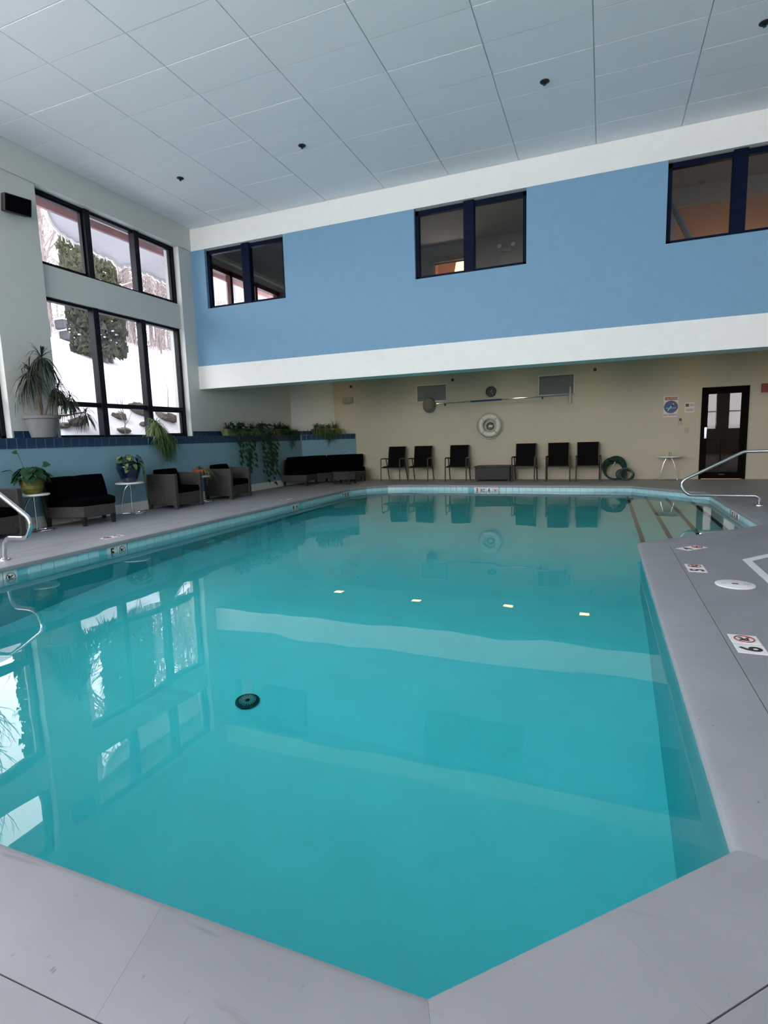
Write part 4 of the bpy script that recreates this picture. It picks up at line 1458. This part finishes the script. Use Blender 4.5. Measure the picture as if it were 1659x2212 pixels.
prism_legs(ot, [(-.22, -.20), (.22, -.20), (-.22, .2), (.22, .2)], .14)

# ------------------------------------------------------------------ plants


def pot(t, prof, m, name='pot', soil_z=None, soil_r=None):
    p = MB().lathe(prof, 28).build(name, m, t, smooth=True)
    if soil_z:
        MB().lathe([(soil_r, soil_z), (soil_r * .5, soil_z + .012), (0, soil_z + .015)], 20).build('soil', M['soil'], t, smooth=True)
    return p


def spider(mb, c, n, L, rnd, w=.016, rise=(.5, 1.1), droop=(.9, 1.7)):
    for _ in range(n):
        a = rnd.uniform(0, 2 * math.pi)
        mb.strap((c[0] + rnd.uniform(-.03, .03), c[1] + rnd.uniform(-.03, .03), c[2]), a, L * rnd.uniform(.55, 1.1), w, rnd.uniform(*rise), rnd.uniform(*droop))


rnd = random.Random(11)
# yellow-green pot with dark heart leaves
yp = thing('potted_plant', 'dark heart-leaved plant in a ribbed yellow-green pot on the nearest side table', 'potted plant', (*TAB[1], .56))
pot(yp, [(.10, 0), (.125, .04), (.128, .07), (.142, .075), (.146, .13), (.158, .135), (.162, .21), (.17, .215), (.17, .235), (.155, .235), (.15, .19)], M['yellowpot'], 'pot', .19, .152)
for k in range(60):
    a = rnd.uniform(0, 2 * math.pi)
    el = rnd.uniform(.05, 1.45)
    base = ((.05 + .15 * math.cos(el)) * math.cos(a), (.05 + .15 * math.cos(el)) * math.sin(a), .22 + .17 * math.sin(el))
    MB().heart(base, (math.cos(a), math.sin(a), rnd.uniform(-2.2, -.5)), (math.cos(a) * 1.2, math.sin(a) * 1.2, 1), rnd.uniform(.10, .15), rnd.uniform(.10, .14)).build('leaf', M['leafdark'], yp, smooth=True)
for (dx, dy, z, L) in ((-.20, -.16, .36, .13), (-.10, -.10, .62, .07), (.12, .12, .43, .1)):
    MB().tube([(dx * .3, dy * .3, .2), (dx * .7, dy * .7, z * .75), (dx, dy, z)], .004, 5).build('stalk', M['vine'], yp)
    MB().heart((dx, dy, z), (dx, dy, -.2 * abs(dx)), (0, 0, 1) if L > .1 else (.5, -.6, .2), L, L * .9).build('leaf', M['leafdark'], yp, smooth=True)

# dark blue urn with trailing pothos
bu = thing('potted_plant', 'trailing variegated plant in a glossy dark blue urn on the second side table', 'potted plant', (*TAB[2], .575))
pot(bu, [(.115, 0), (.125, .02), (.16, .12), (.195, .22), (.205, .27), (.20, .30), (.185, .315), (.20, .325), (.205, .345), (.185, .345), (.175, .30)], M['urn'], 'urn', .30, .18)
for m, cnt, seed in (('leafdark', 26, 1), ('leaflight', 26, 2)):
    r2 = random.Random(seed)
    for k in range(cnt):
        a = r2.uniform(0, 2 * math.pi)
        rr = r2.uniform(.04, .23) * (.62 if math.cos(a) < -.4 else 1)
        z = .345 + r2.uniform(.01, .14) - .9 * max(0, rr - .17)
        MB().heart((rr * math.cos(a), rr * math.sin(a), z), (math.cos(a), math.sin(a), r2.uniform(-1.8, -.2)), (math.cos(a), math.sin(a), 1), r2.uniform(.08, .12), r2.uniform(.055, .09)).build('leaf', M[m], bu, smooth=True)
for (a, L) in ((R(20), .32), (R(60), .62), (R(-50), .16), (R(35), .5)):
    pts = [(.19 * math.cos(a), .19 * math.sin(a), .35), (.24 * math.cos(a), .24 * math.sin(a), .33), (.26 * math.cos(a), .26 * math.sin(a), .30 - L * .5), (.27 * math.cos(a), .27 * math.sin(a), .32 - L)]
    MB().tube(pts, .004, 5).build('vine', M['vine'], bu, smooth=True)
    for q in range(int(L / .05)):
        f_ = q / (L / .05)
        p = Vector(pts[1]).lerp(Vector(pts[3]), f_)
        b_ = a + rnd.uniform(-1, 1)
        MB().heart(p, (math.cos(b_), math.sin(b_), -1.0), (math.cos(a), math.sin(a), .4), .07, .06).build('leaf', M['leafmid' if q % 2 else 'leaflight'], bu, smooth=True)

# terracotta bowl
tp = thing('potted_plant', 'spider plant in a terracotta bowl on the third side table', 'potted plant', (*TAB[3], .56))
pot(tp, [(.09, 0), (.10, .01), (.14, .10), (.155, .105), (.158, .135), (.145, .135), (.14, .11)], M['terracotta'], 'pot', .11, .142)
mb = MB()
spider(mb, (0, 0, .115), 46, .24, rnd, .018, (.5, 1.3), (.9, 1.6))
mb.build('foliage', M['leafmid'], tp, kind='stuff', label='spiky green leaves')
mb = MB()
for k in range(24):
    a = rnd.uniform(-.6, 1.2)
    b0 = (.15 * math.cos(a), .15 * math.sin(a), .12)
    mb.strap(b0, a + rnd.uniform(-.8, .8), rnd.uniform(.14, .3), .016, .1, rnd.uniform(.7, 1.2))
mb.build('trailing_shoots', M['leaflight'], tp, kind='stuff', label='yellow-green trailing shoots')

# large pale pot with dracaena on the ledge
ZL = 1.388
dp = thing('potted_dracaena', 'tall dracaena in a big pale grey pot on the ledge left of the windows', 'potted plant', (-8.36, 6.28, ZL))
pot(dp, [(.16, 0), (.175, .01), (.215, .17), (.24, .30), (.265, .305), (.27, .345), (.25, .35), (.225, .30)], M['palepot'], 'pot', .30, .23)
heads = [((-.02, .12, 1.28), .52, 120, [(0, 0, .3), (.0, .02, .7), (-.02, .08, 1.05), (-.02, .12, 1.3)]),
         ((.02, -.14, 1.02), .48, 80, [(0, 0, .3), (.01, -.05, .65), (.02, -.12, .9), (.02, -.14, 1.03)]),
         ((.08, .27, .80), .42, 75, [(0, .02, .3), (.03, .10, .5), (.06, .2, .68), (.08, .27, .81)]),
         ((.10, .46, .66), .32, 60, [(.03, .10, .5), (.06, .25, .58), (.10, .46, .66)]),
         ((.14, .70, .42), .28, 45, [(.03, .02, .35), (.08, .35, .36), (.14, .70, .43)])]
for (c, L, cnt, st) in heads:
    s = MB().tube(st, .017, 7, r1=.011).build('stem', M['stem'], dp, smooth=True)
    mb = MB()
    r2 = random.Random(int(c[2] * 100))
    for k in range(cnt):
        a = r2.uniform(0, 2 * math.pi)
        if k % 5 == 0:
            mb.strap(c, a, L * r2.uniform(.7, 1.0), .022, r2.uniform(.5, 1.2), r2.uniform(.6, 1.1), 6)
        else:
            mb.strap((c[0], c[1], c[2] - r2.uniform(0, .12)), a, L * r2.uniform(.6, 1.05), .024, r2.uniform(.15, .5), r2.uniform(1.1, 1.75), 6)
    mb.keep_off(-.225).build('leaf_head', M['leafdrac'], dp, kind='stuff', label='tuft of long narrow drooping leaves')

# spider plant hanging over the ledge under the windows
fp = thing('hanging_fern', 'bushy trailing green spider plant hanging over the tiled ledge under the windows', 'potted plant', (-8.22, 8.55, ZL))
pot(fp, [(.09, 0), (.10, .01), (.125, .12), (.14, .12), (.14, .15), (.125, .15), (.12, .12)], M['palepot'], 'pot', .12, .12)
mb = MB()
r2 = random.Random(21)
spider(mb, (0, 0, .15), 330, .44, r2, .022, (.5, 1.5), (.9, 2.0))
mb.build('foliage', M['leaflight'], fp, kind='stuff', label='bright arching leaves')
mb = MB()
for k in range(380):
    yy = r2.gauss(.06, .13)
    zz = r2.uniform(-.40, .05) * (1 - .55 * min(1, abs(yy - .06) / .22))
    mb.strap((.13 + r2.uniform(0, .06), yy, zz), r2.uniform(-1.7, 1.7), r2.uniform(.10, .24), .018, .25, r2.uniform(.9, 1.6), 4)
for k in range(14):
    yy = r2.gauss(.07, .06)
    mb.tube([(.10, yy, .12), (.17, yy, .02), (.17, yy + .02, -.3), (.16, yy + r2.uniform(-.04, .04), -.5)], .003, 4)
mb.build('trailing_shoots', M['leafmid'], fp, kind='stuff', label='dense hanging shoots')


def trough(label, loc, rz, kind, seed, trail=0.0, light=False):
    t = thing('ledge_planter', label, 'planter', loc, rz)
    # long axis local y, front is local +x
    MB().add([(-.08, -.35, 0), (.08, -.35, 0), (.08, .35, 0), (-.08, .35, 0), (-.10, -.42, .165), (.10, -.42, .165), (.10, .42, .165), (-.10, .42, .165),
              (-.085, -.40, .165), (.085, -.40, .165), (.085, .40, .165), (-.085, .40, .165), (-.08, -.39, .13), (.08, -.39, .13), (.08, .39, .13), (-.08, .39, .13)],
             [(0, 3, 2, 1), (0, 1, 5, 4), (1, 2, 6, 5), (2, 3, 7, 6), (3, 0, 4, 7), (4, 5, 9, 8), (5, 6, 10, 9), (6, 7, 11, 10), (7, 4, 8, 11),
              (8, 9, 13, 12), (9, 10, 14, 13), (10, 11, 15, 14), (11, 8, 12, 15)]).build('trough', M['planter'], t)
    MB().box((-.08, -.38, .12), (.08, .38, .14)).build('soil', M['soil'], t)
    r = random.Random(seed)
    mb = MB()
    for yy in ((-.28, -.08, .12, .3) if kind != 'vine' else (-.24, .22)):
        spider(mb, (0, yy, .14), 75 if kind == 'spider' else 40, .38, r, .022, (.7, 1.6), (.8, 1.7))
    mb.keep_off(-.205).build('foliage', M['leafmid' if light else 'leafdark'], t, kind='stuff', label='arching strap leaves')
    if kind == 'spider':
        mb = MB()
        c0 = .14
        for k in range(320):
            yy = r.gauss(c0 if not light else .0, .15 if not light else .20)
            mb.strap((.10 + r.uniform(0, .06), yy, .15 - r.uniform(0, trail) * math.exp(-((yy - c0) / .16) ** 2)), r.uniform(-1.5, 1.5), r.uniform(.14, .28), .019, .25, r.uniform(.9, 1.5), 4)
        mb.keep_off(-.205).build('trailing_shoots', M['leafmid' if light else 'leafdark'], t, kind='stuff', label='hanging spider-plant shoots')
    else:
        nv = 8
        lv_ = MB()
        for k in range(nv):
            y0 = -.32 + .66 * k / (nv - 1)
            L = trail * r.uniform(.55, 1.0) if k != nv // 2 else trail
            y1 = y0 * (.95 if L < trail * .8 else .5) + r.uniform(-.10, .12)
            pts = [(.05, y0, .15), (.14, y0, .17), (.32, y0, .05), (.335, (y0 + y1) / 2, -.5 * L), (.33, y1, -L)]
            MB().tube(pts, .004, 4).build('vine', M['vine'], t)
            m_ = int(L / .105)
            for q in range(m_):
                f_ = (q + r.random() * .5) / m_
                p = Vector(pts[2]).lerp(Vector(pts[4]), f_)
                a = r.uniform(-1.2, 1.2)
                lv_.heart(p + Vector((.02, r.uniform(-.05, .05), 0)), (math.cos(a) * .5, math.sin(a), -.7), (1, 0, .4), r.uniform(.10, .15), r.uniform(.085, .125))
        for k in range(44):
            a = r.uniform(-1.6, 1.6)
            lv_.heart((r.uniform(0, .3), r.uniform(-.30, .36), .17 + r.uniform(-.08, .14)), (math.cos(a), math.sin(a), r.uniform(-.8, .4)), (.6, 0, 1), r.uniform(.10, .14), r.uniform(.085, .12))
        lv_.keep_off(-.205).build('leaves', M['leafdark'], t, kind='stuff', label='dark heart-shaped vine leaves')
    return t


trough('pale green ledge planter with dark vines falling behind the far armchair', (-8.38, 11.27, ZL), 0, 'vine', 5, .95)
trough('pale green ledge planter with the longest dark vine, reaching down to the baseboard', (-8.38, 12.25, ZL), 0, 'vine', 6, 1.28)
trough('pale green ledge planter with drooping spider plant left of the wall corner', (-8.38, 13.42, ZL), 0, 'spider', 7, .42)
trough('pale green ledge planter with drooping spider plant on the angled ledge above the sofa', (-7.72, 14.78, ZL), R(-45), 'spider', 8, .25, True)

# ------------------------------------------------------------------ outside: snow, rocks, trees, eave
prof = [(-9.0, 0.7), (-9.6, 1.25), (-10.4, 1.85), (-12, 2.85), (-14, 3.80), (-18, 5.1), (-22, 6.35), (-26, 7.0), (-34, 8.0), (-60, 11.0)]


def hill(x):
    for (a, za), (b, zb) in zip(prof, prof[1:]):
        if x >= b:
            return za + (zb - za) * (x - a) / (b - a)
    return prof[-1][1]


def hz_(x, y):
    return hill(x) + (.12 * math.sin(x * 1.7 + y * .9) * math.cos(y * 1.3) if x < -9.3 else 0) * (1.0 if x > -13 else .7) + (.05 * math.sin(3.1 * x) * math.sin(2.7 * y) if x < -9.3 else 0)


gx = [-9.0, -9.3, -9.6, -9.9, -10.2, -10.6, -11, -11.5, -12, -12.6, -13.3, -14, -15, -16, -17, -18, -19.5, -21, -22, -24, -26, -30, -34, -45, -60]
gy = [-14 + 1.0 * k for k in range(16)] + [2 + .45 * k for k in range(50)] + [24.5 + 1.5 * k for k in range(34)]
sn = MB()
sn.add([(x, y, hz_(x, y)) for x in gx for y in gy], [(i * len(gy) + j, (i + 1) * len(gy) + j, (i + 1) * len(gy) + j + 1, i * len(gy) + j + 1) for i in range(len(gx) - 1) for j in range(len(gy) - 1)])
tag(sn.build('snow_ground', M['snow'], smooth=True), 'snow-covered hillside outside the windows', kind='structure')

rk = random.Random(5)
rocks = [((-10.2, 8.40, 1.62), .30, 'lower left pane, behind the dracaena leaves'), ((-10.2, 8.10, 1.78), .22, 'left lower pane, beside the dracaena stem'), ((-10.9, 10.72, 2.38), .24, 'small brown upright one, right pane'),
         ((-10.6, 9.9, 2.22), .26, 'half buried above the middle transom'), ((-10.35, 11.2, 2.05), .36, 'right lower pane'), ((-10.7, 10.6, 2.15), .26, 'half buried at the right mullion'),
         ((-10.1, 9.55, 1.72), .20, 'middle lower pane'), ((-10.3, 10.35, 1.85), .16, 'small one by the hanging plant'), ((-10.1, 5.2, 1.7), .3, 'outside the next window bay')]
for (c, s, where) in rocks:
    c = (c[0], c[1], hz_(c[0], c[1]) + s * .12)
    mb = MB()
    s *= .62
    mb.blob((0, 0, 0), (s * 1.1, s * 1.4, s * .62), 9, 6, .22, rk)
    o = mb.build('boulder', M['rock'], None, True, loc=c)
    o.rotation_euler = (rk.uniform(-.4, .4), rk.uniform(-.2, .5), rk.uniform(0, 3))
    tag(o, 'grey-brown boulder in the snow outside, ' + where, 'boulder')
    sm = MB()
    sm.blob((-0.02, 0.03, s * .36), (s * 1.02, s * 1.25, s * .36), 9, 5, .12, rk)
    sm.build('snow_cap', M['snow'], o, True)

# bare saplings in front
for k, (x, y, h) in enumerate(((-10.6, 11.5, 1.05), (-9.9, 9.35, .85), (-10.3, 7.0, .8))):
    z = hz_(x, y)
    t = thing('bare_sapling', 'thin bare sapling sticking out of the snow, ' + ('behind the right pane', 'behind the middle lower pane', 'behind the left pane by the dracaena')[k], 'sapling', (x, y, z))
    MB().tube([(0, 0, -.1), (.02, .03, h * .5), (.0, -.03, h)], .013, 5, r1=.005).build('stem', M['twig'], t)
    for q in range(4):
        a = rk.uniform(0, 6)
        z0 = h * (.3 + .17 * q)
        MB().tube([(0.01, 0, z0), (.12 * math.cos(a), .12 * math.sin(a), z0 + .14), (.2 * math.cos(a), .2 * math.sin(a), z0 + .32)], .006, 4, r1=.003).build('twig', M['twig'], t)


def arbor(label, loc, cols, seed):
    """columnar evergreen; cols = [(dx, dy, radius, height)]"""
    t = thing('arborvitae', label, 'tree', loc)
    r = random.Random(seed)
    fo, sc = MB(), MB()
    for (dx, dy, rad, h) in cols:
        MB().tube([(dx, dy, -.2), (dx, dy, h * .9)], .12, 7, r1=.03).build('trunk', M['bark'], t)
        cnt = int(4200 * rad * h / 3)
        core = MB()
        core.blob((dx, dy, h * .5), (rad * .8, rad * .8, h * .52), 12, 9, .08, r)
        core.build('inner_foliage', M['evergreen'], t, True, kind='stuff')
        for k in range(cnt):
            z = r.random() ** .9 * h
            f_ = z / h
            pr = rad * (1.0 - .15 * (1 - f_) ** 3) * (1 - max(0, f_ - .72) ** 1.4 * 3.2) if f_ < .99 else .05
            pr = max(.05, pr) * (1 + .16 * math.sin(7 * f_ * h + 3 * dx) * math.sin(5 * r.random()))
            a = r.uniform(0, 2 * math.pi)
            q = pr * r.uniform(.78, 1.06)
            c = Vector((dx + q * math.cos(a), dy + q * math.sin(a), z + .05))
            # a small upright spray: three crossing triangles
            s = r.uniform(.05, .11)
            o_ = Vector((math.cos(a), math.sin(a), 0))
            sd = Vector((-o_.y, o_.x, 0))
            tgt = (sc if r.random() < .13 and f_ > .08 else fo)
            tip = c + o_ * s * r.uniform(.1, 1.0) + Vector((0, 0, s * r.uniform(.6, 1.8)))
            if tgt is sc:
                sc.blob(c, (s * .42, s * .42, s * .25), 5, 3, .3, r)
            else:
                tgt.add([tuple(c - sd * s), tuple(c + sd * s), tuple(tip)], [(0, 1, 2)])
                tgt.add([tuple(c - o_ * s), tuple(c + o_ * s * .6 - Vector((0, 0, s))), tuple(tip)], [(0, 1, 2)])
    fo.build('foliage', M['evergreen'], t, kind='stuff', label='dull olive evergreen sprays')
    sc.build('snow_clumps', M['snow'], t, kind='stuff', label='small clumps of snow on the sprays')
    return t


arbor('broad olive-green evergreen tree with snow clumps outside the tall windows', (-14.0, 12.55, 3.85), [(-.05, -.30, .46, 3.9), (.05, .32, .46, 2.9), (.12, .05, .58, 1.9)], 3)
arbor('olive-green evergreen tree outside the next window bay, seen only in the pool reflection', (-13.2, 9.1, 3.3), [(0, 0, .50, 4.2)], 4)

# bare winter wood on the hill


def bare_proto(name, seed, h, thick, nb, tw):
    r = random.Random(seed)
    t = thing(name, 'frosted bare winter tree standing among many on the hill outside', 'tree', (0, 0, 0), 0, 'bare winter trees on the hill')
    tr = MB()
    lean = (r.uniform(-.3, .3), r.uniform(-.3, .3))
    tp = [(lean[0] * f * f, lean[1] * f * f, h * f) for f in (0, .25, .5, .75, 1)]
    tr.tube([(p[0], p[1], p[2] - .4 if i == 0 else p[2]) for i, p in enumerate(tp)], thick, 6, r1=thick * .3)
    tr.build('trunk', M['bark'], t)
    b1 = MB()

    def grow(p, d, L, rad, lev):
        q = p + d * L * .5 + Vector((r.uniform(-.1, .1), r.uniform(-.1, .1), .04)) * L
        e = p + d * L + Vector((0, 0, .15 * L))
        b1.tube([p, q, e], rad, 3, r1=rad * .45)
        if lev < tw:
            for k in range(3 if lev == 0 else 2 + (r.random() < .5)):
                f_ = r.uniform(.35, 1.0)
                s = p.lerp(e, f_)
                nd = (d + Vector((r.uniform(-1, 1), r.uniform(-1, 1), r.uniform(-.3, .9)))).normalized()
                grow(s, nd, L * r.uniform(.45, .65), rad * .55, lev + 1)
    for k in range(nb):
        f_ = r.uniform(.18, 1.0)
        s = Vector((lean[0] * f_ * f_, lean[1] * f_ * f_, h * f_))
        a = r.uniform(0, 2 * math.pi)
        d = Vector((math.cos(a), math.sin(a), r.uniform(.2, 1.1))).normalized()
        grow(s, d, h * r.uniform(.14, .26) * (1.15 - .6 * f_), thick * .38, 0)
    b1.build('branches', M['twig'], t, kind='stuff', label='frosted branches and twigs')
    return t


rt = random.Random(31)
protos = [bare_proto('bare_tree', 1, 6.5, .09, 16, 2), bare_proto('bare_tree', 2, 8.0, .11, 18, 2), bare_proto('bare_tree', 3, 5.0, .06, 14, 2), bare_proto('bare_tree', 4, 9.0, .10, 12, 1), bare_proto('bare_tree', 5, 3.2, .05, 20, 2)]
spots = []
for k in range(62):
    x = -rt.uniform(20, 34)
    # spread over the wedge seen through the bays
    y = -x * rt.uniform(.35, 1.45)
    spots.append((x, y, rt.randrange(5)))
for k in range(24):
    x = -rt.uniform(19.0, 23)
    spots.append((x, -x * rt.uniform(.5, 1.4), rt.choice((2, 4, 4, 3))))
spots += [(-17.5, 13.7, 0), (-19.0, 14.9, 1), (-20.5, 17.4, 1), (-20.0, 21.5, 4), (-19, 20.5, 4), (-21, 24.2, 2), (-19.4, 22.6, 4)]
for k in range(44):
    x = -rt.uniform(21, 30)
    spots.append((x, -x * rt.uniform(.92, 1.35), rt.choice((0, 1, 2, 2, 4))))
# the wood thins out towards the next bay
spots = [q for k, q in enumerate(spots) if q[1] > -.74 * q[0] or k % 6 == 0]
used = set()
for (x, y, p) in spots:
    z = hz_(x, y) - .05
    if p not in used:
        used.add(p)
        o = protos[p]
        o.location, o.rotation_euler = (x, y, z), (0, 0, rt.uniform(0, 6))
    else:
        o = copy_thing(protos[p], (x, y, z), rt.uniform(0, 6))
    s = rt.uniform(.75, 1.25)
    o.scale = (s, s, s * rt.uniform(.85, 1.15))
# tangled brush at the foot of the wood
bx = MB()
for k in range(2600):
    x = -rt.uniform(18.6, 25)
    y = -x * rt.uniform(.68, 1.5)
    z = hz_(x, y)
    a = rt.uniform(0, 6.28)
    L = rt.uniform(.4, 1.6)
    d = Vector((math.cos(a) * rt.uniform(.1, .7), math.sin(a) * rt.uniform(.1, .7), 1))
    p = Vector((x, y, z - .05))
    w = Vector((-math.sin(a), math.cos(a), 0)) * .011
    e = p + d * L
    m_ = p.lerp(e, .6) + Vector((rt.uniform(-.12, .12), rt.uniform(-.12, .12), 0))
    bx.add([tuple(p - w), tuple(p + w), tuple(m_ + w * .7), tuple(m_ - w * .7), tuple(e)], [(0, 1, 2, 3), (3, 2, 4)])
tag(bx.build('brush', M['twig']), 'tangled frosted brush at the foot of the winter wood', 'brush', kind='stuff')

sh = thing('stone_blocks', 'two dark grey snow-capped blocks on the hill left of the evergreen tree', 'blocks', (-17.2, 14.15, hz_(-17.2, 14.15)))
for q, (z0, dx) in enumerate(((-.02, .05), (.33, -.07))):
    MB().rbox((-.2, -.19 + dx, z0), (.2, .19 + dx, z0 + .30), .03, 1).build('block', M['shed'], sh)
    MB().rbox((-.22, -.21 + dx, z0 + .30), (.22, .21 + dx, z0 + .36), .02, 2).build('snow_cap', M['snow'], sh)

# roof eave with boarded soffit
ev = MB().box((-10.22, -14, 6.02), (-9.0, 24, 6.25))
eave = ev.build('roof_eave', M['eave'], kind='structure', label='red-brown roof eave outside the windows')
for k in range(6):
    MB().rbox((-10.2 + k * .2, -14, 6.0), (-10.2 + k * .2 + .19, 24, 6.02), .003, 1).build('board', M['eave'], eave)
MB().box((-10.27, -14, 5.86), (-10.20, 24, 6.30)).build('fascia', M['eave'], eave)
# a slab of old snow hanging off the eave
ri = random.Random(9)


def low_edge(y):
    pts = [(8.28, 6.02), (8.37, 5.79), (8.49, 5.63), (8.70, 5.51), (8.90, 5.50), (9.09, 5.49), (9.32, 5.42), (9.72, 5.40), (9.89, 5.34), (9.99, 5.28), (10.16, 5.31), (10.18, 5.35), (10.32, 5.37), (10.57, 5.34), (10.95, 5.33), (11.24, 5.30), (11.42, 5.29), (12.2, 5.2), (13, 5.3), (14.5, 5.4), (18, 5.2)]
    for (a, za), (b, zb) in zip(pts, pts[1:]):
        if y <= b:
            return za + (zb - za) * (y - a) / (b - a)
    return 5.2


vs, fs = [], []
N = 320
for k in range(N + 1):
    yy = 8.28 + 8.5 * k / N
    zl = min(6.0, low_edge(yy) + .02 * math.sin(11 * yy) + .015 * math.sin(37 * yy + 1))
    vs += [(-10.29, yy, 6.32), (-10.30, yy, zl + .03), (-10.36, yy, zl), (-10.44, yy, zl + .05), (-10.50, yy, 6.45)]
for k in range(N):
    for q in range(4):
        a = 5 * k + q
        fs.append((a, a + 1, a + 6, a + 5))
    fs.append((5 * k + 4, 5 * k, 5 * k + 5, 5 * k + 9))
slab = MB().add(vs, fs).build('snow_overhang', M['ice'], None, True)
tag(slab, 'grey snow slab hanging off the roof eave outside the upper windows', 'snow slab')
rimv, rimf = MB(), None
pts = [(-10.35, yy, min(6.0, low_edge(yy) + .02 * math.sin(11 * yy) + .015 * math.sin(37 * yy + 1)) + .01) for yy in [8.28 + 8.5 * k / N for k in range(N + 1)]]
rimv.tube(pts, .045, 6)
rimv.build('icy_rim', M['icicle'], slab, True)
for k in range(64):
    yy = ri.choice((ri.uniform(9.3, 9.75), ri.uniform(9.3, 9.75), ri.uniform(9.95, 10.2), ri.uniform(10.3, 12.4), ri.uniform(8.6, 9.1)))
    L = ri.uniform(.05, .18) * (2.4 if 9.98 < yy < 10.1 else 1)
    zl = low_edge(yy) + .04
    MB().tube([(-10.36, yy, zl), (-10.36, yy + .004, zl - L * .5), (-10.36, yy, zl - L)], .017, 5, r1=.002).build('icicle', M['icicle'], slab)
